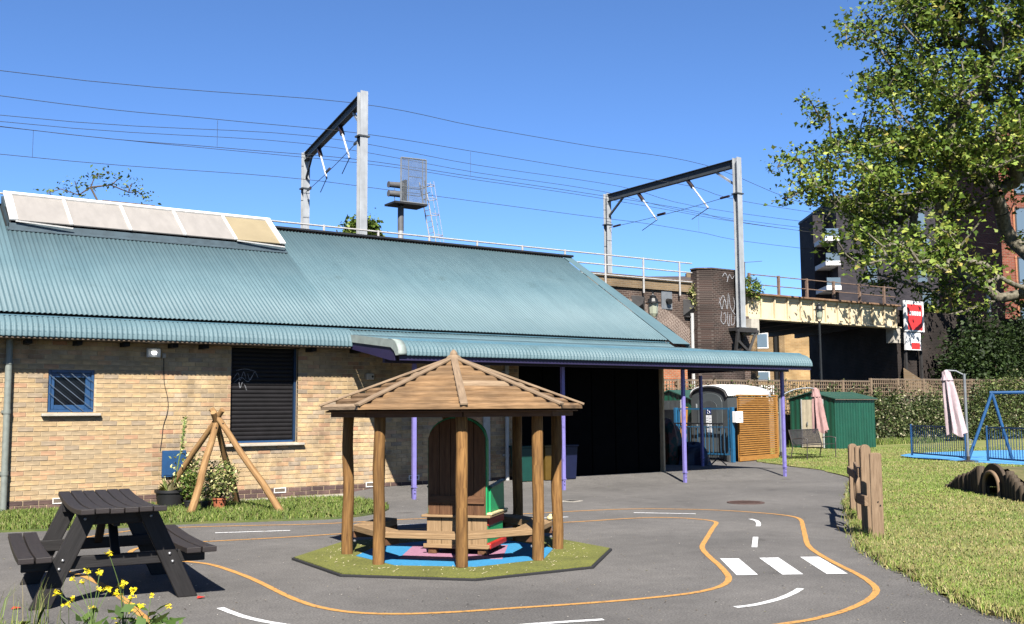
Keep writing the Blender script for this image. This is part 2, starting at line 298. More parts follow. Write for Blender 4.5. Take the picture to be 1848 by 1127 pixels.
    def lathe(s, prof, c=(0, 0, 0), n=16):
        vs = []; fs = []
        for (r, z) in prof:
            for k in range(n):
                a = 2*math.pi*k/n; vs.append((c[0]+r*math.cos(a), c[1]+r*math.sin(a), c[2]+z))
        for i in range(len(prof)-1):
            for k in range(n): fs.append((i*n+k, i*n+(k+1) % n, (i+1)*n+(k+1) % n, (i+1)*n+k))
        if prof[0][0] > 1e-4: fs.append(tuple(range(n-1, -1, -1)))
        if prof[-1][0] > 1e-4: e = (len(prof)-1)*n; fs.append(tuple(range(e, e+n)))
        return s.add(vs, fs)
    def ball(s, c, r, n=8, sq=1.0):
        return s.lathe([(max(1e-5, r*math.sin(math.pi*i/6)), -r*sq*math.cos(math.pi*i/6)) for i in range(7)], c, n)
    def mesh(s, name, m, smooth=False, cols=False):
        me = bpy.data.meshes.new(name); me.from_pydata(s.v, [], s.f)
        uvl = me.uv_layers.new(name='UVMap'); uvl.data.foreach_set('uv', np.array(s.uv, dtype=np.float32).ravel())
        if cols:
            at = me.attributes.new('tint', 'FLOAT_COLOR', 'FACE')
            at.data.foreach_set('color', np.array([(*c, 1) for c in s.c], dtype=np.float32).ravel())
        if smooth: me.polygons.foreach_set('use_smooth', [True]*len(me.polygons))
        me.materials.append(MATS[m]); me.update(); return me
    def build(s, name, m, parent=None, smooth=False, bevel=0.0, label=None, cat=None, group=None, kind=None, loc=None, cols=False, seg=1):
        o = bpy.data.objects.new(name, s.mesh(name, m, smooth, cols)); link(o, parent)
        if loc: o.location = loc
        if bevel:
            b = o.modifiers.new('bevel', 'BEVEL'); b.width = bevel; b.segments = seg; b.limit_method = 'ANGLE'; b.angle_limit = R(40)
        if smooth and len(s.f) > 8:
            try: o.data.set_sharp_from_angle(angle=R(50))
            except Exception: pass
        return tag(o, label, cat, group, kind)
def npmesh(name, m, verts, faces, cols=None, parent=None, n=None):
    """verts (N,3), faces (M,k) arrays; cols (M,3)"""
    me = bpy.data.meshes.new(name); M, k = faces.shape
    me.vertices.add(len(verts)); me.vertices.foreach_set('co', verts.astype(np.float32).ravel())
    me.loops.add(M*k); me.loops.foreach_set('vertex_index', faces.astype(np.int32).ravel())
    me.polygons.add(M); me.polygons.foreach_set('loop_start', np.arange(0, M*k, k, dtype=np.int32))
    me.polygons.foreach_set('loop_total', np.full(M, k, dtype=np.int32))
    if cols is not None:
        at = me.attributes.new('tint', 'FLOAT_COLOR', 'FACE')
        at.data.foreach_set('color', np.concatenate([cols, np.ones((M, 1))], 1).astype(np.float32).ravel())
    me.materials.append(MATS[m]); me.update(calc_edges=True); me.validate()
    o = bpy.data.objects.new(name, me); return link(o, parent)
def catmull(P, n=8, closed=False):
    P = [np.array(p, float) for p in P]; out = []
    N = len(P)
    for i in range(N if closed else N-1):
        p1, p2 = P[i], P[(i+1) % N]
        p0 = P[(i-1) % N] if (closed or i) else 2*p1-p2
        p3 = P[(i+2) % N] if (closed or i+2 < N) else 2*p2-p1
        for k in range(n):
            t = k/n; out.append(0.5*((2*p1)+(-p0+p2)*t+(2*p0-5*p1+4*p2-p3)*t*t+(-p0+3*p1-3*p2+p3)*t**3))
    if not closed: out.append(P[-1])
    return out
def sst(a, b, x):
    t = min(1, max(0, (x-a)/(b-a))); return t*t*(3-2*t)
def gz(x, y):
    """the tarmac ramps up a little towards the school door"""
    return 0.12*sst(15.5, 17.3, y)*sst(7.6, 9.0, x)*(1-sst(17.8, 21.0, x))
# ------------------------------------------------------------------ ground
g = MB(); g.add([(-900, -900, -0.06), (900, -900, -0.06), (900, 900, -0.06), (-900, 900, -0.06)], [(0, 1, 2, 3)])
g.build('ground', 'far_ground', kind='structure')
def grid(name, m, xs, ys, zf):
    X, Y = np.meshgrid(xs, ys, indexing='ij'); Z = np.vectorize(zf)(X, Y)
    vs = np.stack([X.ravel(), Y.ravel(), Z.ravel()], 1); nx, ny = len(xs), len(ys)
    i, j = np.meshgrid(np.arange(nx-1), np.arange(ny-1), indexing='ij'); a = (i*ny+j).ravel()
    return npmesh(name, m, vs, np.stack([a, a+ny, a+ny+1, a+1], 1))
play = grid('playground', 'asphalt', np.arange(-8, 32.01, 0.4), np.arange(-6, 27.3, 0.3), gz); tag(play, kind='structure')
play.data.polygons.foreach_set('use_smooth', [True]*len(play.data.polygons))
road = MB(); road.add([(-60, 27.6, -0.03), (120, 27.6, -0.03), (120, 60, -0.03), (-60, 60, -0.03)], [(0, 1, 2, 3)]); road.build('road', 'asphalt', kind='structure')
def strip(name, m, pts, wd, lift=0.004, n=6, closed=False, smooth=True):
    P = catmull(pts, n, closed) if smooth else [np.array(p, float) for p in pts]
    vs = []; fs = []
    N = len(P)
    for i, p in enumerate(P):
        a = P[(i-1) % N] if closed or i else P[0]; b = P[(i+1) % N] if closed or i < N-1 else P[-1]
        d = b-a; d /= np.hypot(*d)+1e-9; nn = np.array([-d[1], d[0]])*(wd/2)*(1+0.10*math.sin(i*1.7)*0.5)
        for q in (p-nn, p+nn): vs.append((q[0], q[1], gz(q[0], q[1])+lift))
    for i in range(N if closed else N-1):
        j = (i+1) % N; fs.append((2*i, 2*j, 2*j+1, 2*i+1))
    mb = MB(); mb.add(vs, fs); return mb.build(name, m, parent=play)
OUT = [(2.205, 7.0), (2.09, 7.556), (2.115, 8.02), (2.173, 8.837), (2.183, 9.272), (2.194, 9.605), (2.19, 9.95), (2.16, 10.4), (2.074, 10.906), (2.062, 11.555), (2.196, 12.327), (2.462, 13.001), (2.828, 13.507), (3.506, 13.935), (3.994, 13.95), (4.925, 13.55), (5.757, 13.15), (6.717, 13.004), (7.225, 12.886), (8.415, 12.607), (9.316, 12.44), (9.851, 12.33), (10.358, 12.17), (10.721, 11.938), (11.208, 11.386), (11.43, 10.90), (11.52, 10.5), (11.54, 10.2), (11.47, 9.88), (11.221, 9.538), (10.618, 8.993), (9.879, 8.339), (9.253, 7.776), (8.85, 7.33), (8.403, 6.746), (7.971, 6.131), (7.665, 5.761), (7.442, 5.55), (7.184, 5.389), (6.857, 5.243), (6.488, 5.128), (6.187, 5.074), (5.884, 5.062), (5.206, 5.153), (4.624, 5.343), (3.95, 5.671), (3.0, 6.1), (2.5, 6.45)]
INN = [(3.73, 12.256), (3.391, 12.233), (3.107, 12.09), (2.937, 11.767), (2.921, 11.356), (3.101, 10.968), (3.32, 10.53), (3.385, 10.2), (3.40, 9.499), (3.376, 8.943), (3.33, 8.367), (3.313, 7.956), (3.34, 7.608), (3.45, 7.283), (3.678, 7.03), (4.035, 6.84), (4.531, 6.685), (4.963, 6.55), (5.478, 6.42), (5.946, 6.35), (6.199, 6.354), (6.463, 6.416), (6.68, 6.527), (6.86, 6.67), (7.024, 6.845), (7.342, 7.248), (7.729, 7.783), (8.038, 8.182), (8.291, 8.448), (8.748, 8.845), (9.551, 9.543), (10.06, 9.98), (10.19, 10.20), (10.202, 10.423), (10.09, 10.765), (9.816, 11.02), (9.355, 11.14), (8.808, 11.20), (8.481, 11.274), (8.069, 11.38), (7.654, 11.508), (6.695, 11.80), (5.703, 11.92), (4.746, 12.03), (4.077, 12.17)]
strip('painted_line', 'orange_paint', OUT, 0.058, closed=True); strip('painted_line', 'orange_paint', INN, 0.058, closed=True)
for P in ([(4.276, 13.003), (5.139, 12.661)], [(2.697, 8.045), (2.711, 7.791), (2.744, 7.516), (2.834, 7.214), (2.974, 6.935)], [(4.143, 6.151), (4.359, 6.096), (4.821, 5.941)],
          [(5.927, 5.701), (6.12, 5.682), (6.44, 5.736), (6.744, 5.845), (6.98, 5.958)], [(10.775, 10.04), (10.666, 9.828), (10.414, 9.559), (10.184, 9.361)], [(9.327, 8.614), (8.627, 7.989)],
          [(10.086, 11.683), (10.684, 11.007)], [(6.057, 12.457), (6.935, 12.277)], [(8.077, 12.036), (8.956, 11.799)]):
    strip('painted_dash', 'white_paint', P, 0.06, n=5)
for Q in ([(7.709, 7.609), (7.861, 7.495), (7.232, 6.663), (7.064, 6.768)], [(8.057, 7.401), (8.23, 7.3), (7.588, 6.441), (7.421, 6.542)], [(8.439, 7.197), (8.598, 7.088), (7.937, 6.221), (7.777, 6.332)]):
    z = MB(); z.add([(x, y, 0.004) for x, y in Q], [(3, 2, 1, 0)]); z.build('zebra_stripe', 'white_paint', parent=play)
# manhole cover and drain grating
o = thing('manhole_cover', 'round rusty manhole cover set in the tarmac', 'manhole', (12.57, 11.8, 0))
MB().lathe([(0.30, 0.0), (0.30, 0.012), (0.275, 0.014), (0.27, 0.010), (0.001, 0.011)], n=28).build('cover', 'manhole_rust', o)
q = MB()
for i in range(-3, 4):
    l = math.sqrt(0.25**2-(i*0.07)**2); q.box((i*0.07, 0, 0.014), (0.02, l*1.9, 0.006))
q.build('raised_bars', 'manhole_rust', o)
o = thing('drain_grating', 'small square drain grating near the canopy post', 'drain', (10.55, 13.8, 0), R(20))
q = MB(); q.b(-0.14, 0.14, -0.14, 0.14, 0, 0.006); q.build('plate', 'concrete', o)
q = MB()
for i in range(5): q.b(-0.09, 0.09, -0.09+i*0.04, -0.07+i*0.04, 0.0061, 0.010)
q.build('slots', 'grate', o)
# lawns: sheets slightly proud of the tarmac
LAWN = [(22.4, 20.6), (21.9, 19.6), (21.161, 18.204), (20.554, 16.902), (19.629, 15.699), (18.728, 14.554), (16.551, 12.82), (14.249, 11.09), (13.22, 10.30), (11.69, 9.05), (9.756, 7.452), (8.836, 6.514), (8.463, 5.985), (8.06, 5.468), (7.65, 4.966), (7.358, 4.57), (7.199, 4.21), (7.032, 3.845), (6.68, 3.3), (6.2, 2.0)]
edge = [tuple(p) for p in catmull(LAWN, 5)]
edge = [(x+random.uniform(-.03, .03), y+random.uniform(-.03, .03)) for x, y in edge]
lawn_poly = edge+[(6.2, -6), (70, -6), (70, 27.1), (24.6, 27.1), (24.6, 22.6)]
l = MB(); l.prism(lawn_poly, -0.02, 0.022); l.build('lawn', 'lawn_soil', kind='structure')
STRIP = [(-3, 14.9), (0.5, 14.9), (2.067, 14.75), (2.769, 14.50), (3.105, 14.38), (4.099, 14.29), (4.702, 14.12), (5.586, 13.80), (5.989, 13.66), (6.314, 13.62), (6.9, 13.85), (7.45, 14.4), (7.70, 15.2), (7.66, 16.2), (7.2, 16.75), (6.0, 16.75), (5.75, 17.33), (-3, 17.33)]
sp = [(x+random.uniform(-.02, .02), y+(random.uniform(-.02, .02) if y < 17 else 0)) for x, y in [tuple(p) for p in catmull(STRIP[:16], 4)]]+STRIP[16:]
l = MB(); l.prism(sp, -0.02, 0.025); l.build('grass_strip', 'strip_soil', kind='structure')
l = MB(); l.b(5.78, 8.05, 17.08, 17.33, -0.02, 0.03); l.b(6.1, 7.6, 16.78, 17.07, -0.02, 0.02); l.build('wall_footing', 'concrete', kind='structure')
patch = [(0.95, 8.25), (1.18, 8.12), (1.42, 7.85), (1.68, 7.68), (1.85, 7.4), (1.6, 6.6), (0.2, 6.8), (-0.6, 9.5), (-0.3, 13.0), (1.2, 13.4), (1.55, 12.6), (1.30, 11.4), (1.00, 10.2), (0.9, 9.0)]
l = MB(); l.prism([tuple(p) for p in catmull(patch, 4, True)], -0.02, 0.02); l.build('verge', 'strip_soil', kind='structure')
# ------------------------------------------------------------------ the school building
bld = thing('school_building', 'low buff brick school building with blue corrugated metal roof', 'building', (6, 17.4, 0))
B0 = V((6, 17.4, 0))
def bp(mb, name, m, parent=bld, **k):       # a part given in world coordinates
    mb.v = [(x-B0.x, y-B0.y, z-B0.z) for x, y, z in mb.v]; return mb.build(name, m, parent, **k)
WY = 17.35; XL, XR = -2.0, 15.95; ZT = 2.96
OPEN = [(3.02, 3.705, 1.53, 2.205), (5.93, 7.155, 0.985, 2.645), (11.95, 15.9, 0.02, 2.6)]
core = MB(); MF = WY+0.008
def wallgrid(mb, y0, y1, x0, x1, z0, z1, opens):
    xs = sorted({x0, x1, *[v for o in opens for v in o[:2] if x0 < v < x1]}); zs = sorted({z0, z1, *[v for o in opens for v in o[2:] if z0 < v < z1]})
    for i in range(len(xs)-1):
        for j in range(len(zs)-1):
            cx, cz = (xs[i]+xs[i+1])/2, (zs[j]+zs[j+1])/2
            if any(a < cx < b and c < cz < d for a, b, c, d in opens): continue
            mb.b(xs[i], xs[i+1], y0, y1, zs[j], zs[j+1])
wallgrid(core, MF, MF+0.25, XL, XR, -0.1, ZT, OPEN)
wall = bp(core, 'wall', 'mortar')
hull = MB(); hull.b(XL, XL+0.25, MF+0.26, 24.8, -0.1, 3.0, wall=True); hull.b(XR-0.25, XR, MF+0.26, 24.8, -0.1, 3.0, wall=True); hull.b(XL, XR, 24.55, 24.8, -0.1, 3.0, wall=True)
hull.add([(XR, 17.61, 3.0), (XR, 24.8, 3.0), (XR, 21.1, 5.2)], [(0, 1, 2)]); hull.add([(XR-.2, 17.61, 3.0), (XR-.2, 24.8, 3.0), (XR-.2, 21.1, 5.2)], [(2, 1, 0)])
bp(hull, 'end_wall', 'house_brick')
# bricks: one by one, the 300 that show largest as objects of their own
PAL = [((0.46, 0.33, 0.18), 6), ((0.42, 0.31, 0.185), 5), ((0.36, 0.285, 0.19), 4), ((0.30, 0.25, 0.195), 2), ((0.45, 0.27, 0.155), 3), ((0.42, 0.225, 0.14), 1.4), ((0.235, 0.205, 0.18), 1.8), ((0.48, 0.345, 0.185), 3), ((0.36, 0.15, 0.095), 0.35), ((0.39, 0.25, 0.17), 2)]
PLI = [((0.105, 0.066, 0.058), 1), ((0.125, 0.080, 0.070), 1), ((0.090, 0.060, 0.056), 1)]
bricks = []
rows = int((ZT+0.09)/0.075)
for r_ in range(rows):
    z0 = -0.03+r_*0.075
    x = XL-(0.1125 if r_ % 2 else 0)
    while x < 11.9:
        a, b = x, x+0.215; x += 0.225
        if b > 11.93: b = 11.93
        segs = [(max(a, XL), b)]
        for (ox0, ox1, oz0, oz1) in OPEN:
            if z0+0.065 > oz0+0.005 and z0 < oz1-0.005:
                ns = []
                for (p, q) in segs:
                    if q <= ox0 or p >= ox1: ns.append((p, q)); continue
                    if p < ox0-0.02: ns.append((p, ox0))
                    if q > ox1+0.02: ns.append((ox1, q))
                segs = ns
        for (p, q) in segs:
            if q-p > 0.03 and z0+0.065 < ZT: bricks.append((p, q, z0))
def pick(P):
    c = random.choices([p[0] for p in P], [p[1] for p in P])[0]
    if P is PAL: c = tuple(0.64*v+0.36*a for v, a in zip(c, (0.445, 0.33, 0.195)))
    return c
def brick_shape(mb, cx, cz, L, col, y=WY, dy=0.0):
    hx, hz, d, ch = L/2, 0.0325, 0.05, 0.003
    y0 = y-dy
    vs = [(cx-hx, y0+ch, cz-hz), (cx+hx, y0+ch, cz-hz), (cx+hx, y0+ch, cz+hz), (cx-hx, y0+ch, cz+hz),
          (cx-hx+ch, y0, cz-hz+ch), (cx+hx-ch, y0, cz-hz+ch), (cx+hx-ch, y0, cz+hz-ch), (cx-hx+ch, y0, cz+hz-ch),
          (cx-hx, y0+d, cz-hz), (cx+hx, y0+d, cz-hz), (cx+hx, y0+d, cz+hz), (cx-hx, y0+d, cz+hz)]
    fs = [(4, 5, 6, 7), (0, 1, 5, 4), (1, 2, 6, 5), (2, 3, 7, 6), (3, 0, 4, 7), (0, 8, 9, 1), (1, 9, 10, 2), (2, 10, 11, 3), (3, 11, 8, 0)]
    mb.add(vs, fs, None, col)
bricks.sort(key=lambda q: (0 if (q[0] > 2.25 and q[2] > 0.1 and q[2] < 2.3) else 1, q[0]))
full = [q for q in bricks if abs(q[1]-q[0]-0.215) < 0.002 and 2.25 < q[0] < 4.6 and 0.10 < q[2] < 2.3][:300]
fs_ = set(full); shared = {}
for k in range(26):
    P = PLI if k >= 22 else PAL
    c = pick(P); j = random.uniform(0.9, 1.1)*0.57; c = tuple(v*j for v in c)
    mb = MB(); brick_shape(mb, 0, 0, 0.215, c, 0.0, random.uniform(-0.001, 0.003)); shared[k] = mb.mesh('brick', 'brick', cols=True)
for (p, q, z0) in full:
    k = random.randint(22, 25) if z0 < 0.17 else random.randint(0, 21)
    o = bpy.data.objects.new('brick', shared[k]); link(o, wall); o.location = ((p+q)/2-B0.x, WY-B0.y, z0+0.0325)
rest = MB()
for b_ in bricks:
    if b_ in fs_: continue
    p, q, z0 = b_; c = pick(PLI if z0 < 0.17 else PAL); j = random.uniform(0.9, 1.1)*0.57
    brick_shape(rest, (p+q)/2, z0+0.0325, q-p, tuple(v*j for v in c), WY, random.uniform(-0.001, 0.003))
bp(rest, 'brickwork', 'brick', parent=wall, kind='stuff', cols=True)
# air bricks in the plinth, rafter feet under the eave
for x, z in ((3.25, 0.165), (6.84, 0.15), (8.61, 0.17), (9.51, 0.26)):
    v_ = MB()
    for (a, b, c, d) in ((-.11, .11, .03, .045), (-.11, .11, -.045, -.03), (-.11, -.095, -.03, .03), (.095, .11, -.03, .03)): v_.b(x+a, x+b, WY-0.012, WY+0.01, z+c, z+d)
    av = bp(v_, 'air_brick', 'white_upvc')
    v_ = MB(); v_.b(x-.094, x+.094, WY-0.004, WY+0.01, z-.029, z+.029); bp(v_, 'grille', 'soffit_board', parent=av)
for x in (1.2, 1.95, 2.68, 3.40, 4.12, 4.89, 5.40, 7.33, 8.2, 9.0, 9.8): 
    v_ = MB(); v_.b(x-0.045, x+0.045, WY-0.30, WY+0.02, 2.585, 2.66); bp(v_, 'rafter_foot', 'void_black', bevel=0.004)
# small window with diagonal bars
wx0, wx1, wz0, wz1 = OPEN[0]
v_ = MB(); v_.b(wx0, wx1, 17.52, 17.56, wz0, wz1); bp(v_, 'window_back', 'void_black')
v_ = MB()
for (a, b, c, d) in ((wx0, wx0+.045, wz0, wz1), (wx1-.045, wx1, wz0, wz1), (wx0+.045, wx1-.045, wz0, wz0+.05), (wx0+.045, wx1-.045, wz1-.05, wz1)): v_.b(a, b, 17.375, 17.44, c, d)
win = bp(v_, 'window', 'blue_frame', bevel=0.004)
v_ = MB()
for (a, b, c, d) in ((wx0+.046, wx0+.10, wz0+.051, wz1-.051), (wx1-.125, wx1-.046, wz0+.051, wz1-.051), (wx0+.10, wx1-.125, wz0+.051, wz0+.12), (wx0+.10, wx1-.125, wz1-.12, wz1-.051)): v_.b(a, b, 17.40, 17.465, c, d)
bp(v_, 'sash', 'blue_frame', parent=win, bevel=0.004)
v_ = MB(); v_.b(wx0+.09, wx1-.115, 17.45, 17.456, wz0+.11, wz1-.11); bp(v_, 'pane', 'dark_glass', parent=win)
for k in range(6):
    cx = wx0-0.38+k*0.17; a = V((cx, 17.36, wz1-0.03)); d = V((0.74, 0, -0.62))
    t0 = max(0, (wx0+0.02-a.x)/d.x); t1 = min(1.0, (wx1-0.02-a.x)/d.x)
    if t1-t0 > 0.12: bp(MB().tube(a+d*t0, a+d*t1, 0.006, n=6), 'bar', 'bar_steel', parent=win)
v_ = MB(); v_.b(wx0-0.09, wx1+0.10, 17.27, 17.40, wz0-0.055, wz0-0.012); bp(v_, 'window_sill', 'concrete', bevel=0.006)
# roller shutter window
sx0, sx1, sz0, sz1 = OPEN[1]
v_ = MB(); v_.b(sx0, sx1, 17.50, 17.54, sz0, sz1); sh = bp(v_, 'roller_shutter', 'shutter_black')
nsl = 22; hs = (sz1-sz0-0.06)/nsl
for k in range(nsl):
    z = sz0+0.05+k*hs; mb = MB()
    prof = [(17.500, z), (17.488, z+0.004), (17.480, z+hs*0.35), (17.480, z+hs*0.6), (17.486, z+hs-0.006), (17.500, z+hs-0.003)]
    vs = [(x, y, zz) for x in (sx0+0.055, sx1-0.055) for y, zz in prof]; n_ = len(prof)
    mb.add(vs, [(i, n_+i, n_+i+1, i+1) for i in range(n_-1)]+[tuple(range(n_)), tuple(range(2*n_-1, n_-1, -1))]); bp(mb, 'slat', 'shutter_black', parent=sh)
v_ = MB()
v_.b(sx0, sx0+.04, 17.44, 17.499, sz0, sz1); bp(v_, 'guide_rail', 'navy_frame', parent=sh, bevel=0.004)
v_ = MB(); v_.b(sx1-.04, sx1, 17.44, 17.499, sz0, sz1); bp(v_, 'guide_rail', 'navy_frame', parent=sh, bevel=0.004)
v_ = MB(); v_.b(sx0+.05, sx1-.05, 17.44, 17.499, sz0, sz0+0.035); bp(v_, 'bottom_rail', 'blue_frame', parent=sh)
v_ = MB(); v_.b(sx0-0.09, sx1+0.11, 17.26, 17.42, sz0-0.055, sz0-0.012); bp(v_, 'window_sill', 'concrete', bevel=0.006)
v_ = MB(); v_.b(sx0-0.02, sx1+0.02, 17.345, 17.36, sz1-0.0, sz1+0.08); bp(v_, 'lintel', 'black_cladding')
# scribble on the shutter
def scribble(name, m, strokes, o, ax, ay, an, r=0.008, parent=None, fn=None):
    mb = MB()
    for s_ in strokes:
        P = catmull([(a, b) for a, b in s_], 6); P = [V(o)+V(ax)*float(p[0])+V(ay)*float(p[1]) for p in P]
        for i in range(len(P)-1):
            d = (P[i+1]-P[i]); L = d.length
            if L < 1e-5: continue
            d /= L; s2 = d.cross(V(an)).normalized()
            rr = r*(0.7+0.5*abs(math.sin(i*0.7)))
            mb.add([P[i]-d*rr*.5-s2*rr, P[i+1]+d*rr*.5-s2*rr, P[i+1]+d*rr*.5+s2*rr, P[i]-d*rr*.5+s2*rr], [(0, 1, 2, 3)])
            mb.v[-4:] = [tuple(V(q)+V(an)*(0.0002*i)) for q in mb.v[-4:]]
    return fn(mb, name, m, parent=parent) if fn else mb.build(name, m, parent)
st_ = [[(0, 0), (.08, .10), (.12, -.03), (.18, .12), (.22, 0)], [(.02, -.06), (.14, .02), (.26, -.05), (.34, .06)], [(.25, .10), (.30, -.02), (.38, .12), (.44, .02)], [(.05, .14), (.2, .17), (.4, .13)], [(.1, -.05), (.12, -.16), (.16, -.06)], [(.2, -.10), (.24, -.2)]]
scribble('chalk_scribble', 'graffiti_white', st_, (sx0+0.08, 17.462, 2.10), (1, 0, 0), (0, 0, 1), (0, -1, 0), 0.0024, sh, bp)
# dark doors under the canopy
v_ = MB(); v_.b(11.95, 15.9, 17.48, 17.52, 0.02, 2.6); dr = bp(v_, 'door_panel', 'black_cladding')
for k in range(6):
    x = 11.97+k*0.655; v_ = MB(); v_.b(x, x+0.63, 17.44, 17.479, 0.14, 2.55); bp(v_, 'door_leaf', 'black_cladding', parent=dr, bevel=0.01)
v_ = MB(); v_.b(11.06, 11.22, 17.30, 17.347, 0.12, 2.5); bp(v_, 'door_post', 'white_pipe', bevel=0.01)
# rain pipes
def downpipe(x, m, z0, z1, r=0.042):
    q = MB().tube((x, WY-0.075, z0), (x, WY-0.075, z1), r, n=14); o = bp(q, 'downpipe', m, smooth=True)
    for z in (0.62, 1.55, 2.3):
        q = MB().tube((x, WY-0.075, z-0.03), (x, WY-0.075, z+0.03), r+0.008, n=14); q.b(x-0.07, x+0.07, WY-0.03, WY+0.005, z-0.02, z+0.02); bp(q, 'pipe_bracket', m, parent=o, smooth=True)
downpipe(2.44, 'grey_pipe', 0.02, 2.66, 0.05); downpipe(11.60, 'white_pipe', 0.12, 2.66)
# ------- corrugated roofs
PITCHC = 0.0765
def corr(name, m, x0, x1, prof, amp=0.0075, crimp=0, parent=bld, fn=None, off=0.0):
    """prof: list of (y, z) down the slope; corrugation across x, normal to the profile"""
    per = 8
    n = max(2, int((x1-x0)/PITCHC*per)); xs = np.linspace(x0, x1, n+1)
    ph = ((xs+off)/PITCHC) % 1.0
    sh_ = np.clip(1.5*np.cos(2*np.pi*ph), -1, 1)
    P = np.array(prof); T = np.gradient(P, axis=0); T /= np.linalg.norm(T, axis=1)[:, None]
    N = np.stack([-T[:, 1], T[:, 0]], 1)
    if N[:, 1].mean() < 0: N = -N
    L = np.concatenate([[0], np.cumsum(np.linalg.norm(np.diff(P, axis=0), axis=1))])
    cr = np.zeros(len(P))
    if crimp: cr = np.where((L/crimp) % 1.0 < 0.28, 1.0, 0.0)
    A = np.empty((len(P), n+1, 3))
    for i in range(len(P)):
        d = amp*sh_-cr[i]*0.013*(sh_ < 0.3)
        A[i, :, 0] = xs; A[i, :, 1] = P[i, 0]+N[i, 0]*d; A[i, :, 2] = P[i, 1]+N[i, 1]*d
    vs = A.reshape(-1, 3)-np.array(B0 if fn is None else fn)
    i, j = np.meshgrid(np.arange(len(P)-1), np.arange(n), indexing='ij'); a = (i*(n+1)+j).ravel()
    o = npmesh(name, m, vs, np.stack([a, a+1, a+n+2, a+n+1], 1), parent=parent)
    md = o.modifiers.new('thickness', 'SOLIDIFY'); md.thickness = 0.004; md.offset = 0
    return o
E0y, E0z, RY, RZ = 17.18, 3.075, 21.1, 5.475
SL = (RZ-E0z)/(RY-E0y)
def rz_(y): return E0z+SL*(y-E0y)
# main slope in sheets with lap joints
sheets = [XL-0.3, 2.70, 7.98, 11.9, 15.95]
corr('roof_sheet', 'blue_sheet', XL-0.3, 2.70, [(RY, RZ), (E0y, E0z)]); corr('roof_sheet', 'blue_sheet', 2.70, 7.98, [(20.12, rz_(20.12)), (E0y, E0z)])
corr('roof_sheet', 'blue_sheet', 7.98, 11.9, [(RY, RZ), (E0y, E0z)]); corr('roof_sheet', 'blue_sheet', 11.9, 15.95, [(RY, RZ), (E0y, E0z)])
bs = MB(); bs.add([(XL-.3, RY, RZ-0.02), (XR+.3, RY, RZ-0.02), (XR+.3, 24.95, 3.0), (XL-.3, 24.95, 3.0)], [(0, 1, 2, 3)]); bp(bs, 'rear_slope', 'blue_sheet')
und = MB(); und.add([(XL-.3, RY, RZ-0.06), (XR+.1, RY, RZ-0.06), (XR+.1, E0y+0.12, E0z+0.005), (XL-.3, E0y+0.12, E0z+0.005)], [(0, 1, 2, 3)]); bp(und, 'roof_deck', 'void_black')
# verge flashing at the right end: flat sheet, slightly wider at the foot
vf = MB(); vf.add([(15.952, RY, RZ+0.016), (16.22, RY, RZ+0.016), (16.46, 17.02, 2.99), (15.952, 17.02, 2.99)], [(3, 2, 1, 0)])
vf.add([(16.22, RY, RZ+0.016), (16.24, RY, RZ-0.12), (16.48, 17.02, 2.86), (16.46, 17.02, 2.99)], [(3, 2, 1, 0)]); vfo = bp(vf, 'verge_flashing', 'blue_sheet')
md = vfo.modifiers.new('thickness', 'SOLIDIFY'); md.thickness = 0.004
rc = MB(); rc.bar((7.98, RY, RZ+0.035), (16.24, RY, RZ+0.035), 0.20, 0.05); bp(rc, 'ridge_cap', 'dark_flashing', bevel=0.01)
rc = MB(); rc.bar((XL-.3, RY, RZ+0.035), (2.68, RY, RZ+0.035), 0.20, 0.05); bp(rc, 'ridge_cap', 'dark_flashing', bevel=0.01)
# gap, light flashing and curved eave sheet
gp = MB(); gp.b(XL-.3, 15.95, E0y+0.10, E0y+0.16, 2.7, E0z+0.02); bp(gp, 'eave_void', 'void_black')
fl = MB(); fl.bar((XL-.3, 17.165, 3.022), (15.95, 17.165, 3.022), 0.05, 0.016); bp(fl, 'eave_flashing', 'blue_flashing')
def bullnose(y0, z0, y1, z1, n=34):
    """convex curve from the top edge (y0, z0) out and down to the lip (y1, z1)"""
    out = []
    for k in range(n+1):
        a = math.pi/2*k/n; out.append((y0+(y1-y0)*math.sin(a)**1.05, z1+(z0-z1)*math.cos(a)**0.9))
    return out
corr('eave_sheet', 'blue_sheet', XL-.3, 8.02, bullnose(17.17, 3.01, 16.845, 2.675), crimp=0.040)
corr('eave_sheet', 'blue_sheet', 8.02, 15.95, [(17.17, 3.01), (17.02, 2.93), (16.90, 2.88)])
sf = MB(); sf.b(XL-.3, 7.95, 16.865, WY-0.002, 2.655, 2.668); bp(sf, 'soffit', 'soffit_board')
# skylight on the slope below the ridge
X0, X1 = 2.74, 7.93
sk = MB(); sk.b(X0, X1, 20.02, 20.10, rz_(20.05)-0.05, rz_(20.05)+0.10); sk.b(X0-0.03, X1+0.03, 19.93, 20.02, rz_(19.95)+0.005, rz_(19.95)+0.045); sky_l = bp(sk, 'skylight', 'slate_flashing', bevel=0.006)
q = MB(); q.add([(X0, 20.02, 4.85), (X0, 21.1, 4.9), (X0, 21.1, 5.60), (X0, 20.02, 4.95)], [(0, 1, 2, 3)]); q.add([(X1, 20.02, 4.85), (X1, 21.1, 4.9), (X1, 21.1, 5.60), (X1, 20.02, 4.95)], [(3, 2, 1, 0)])
q.b(X0, X1, 21.09, 21.12, 4.9, 5.6); bp(q, 'skylight_cheek', 'slate_flashing', parent=sky_l)
LOW, UP = V((0, 20.00, 4.975)), V((0, 20.92, 5.62))
sd = (UP-LOW); sln = sd.length; sd.normalize(); sn = V((1, 0, 0)).cross(sd)
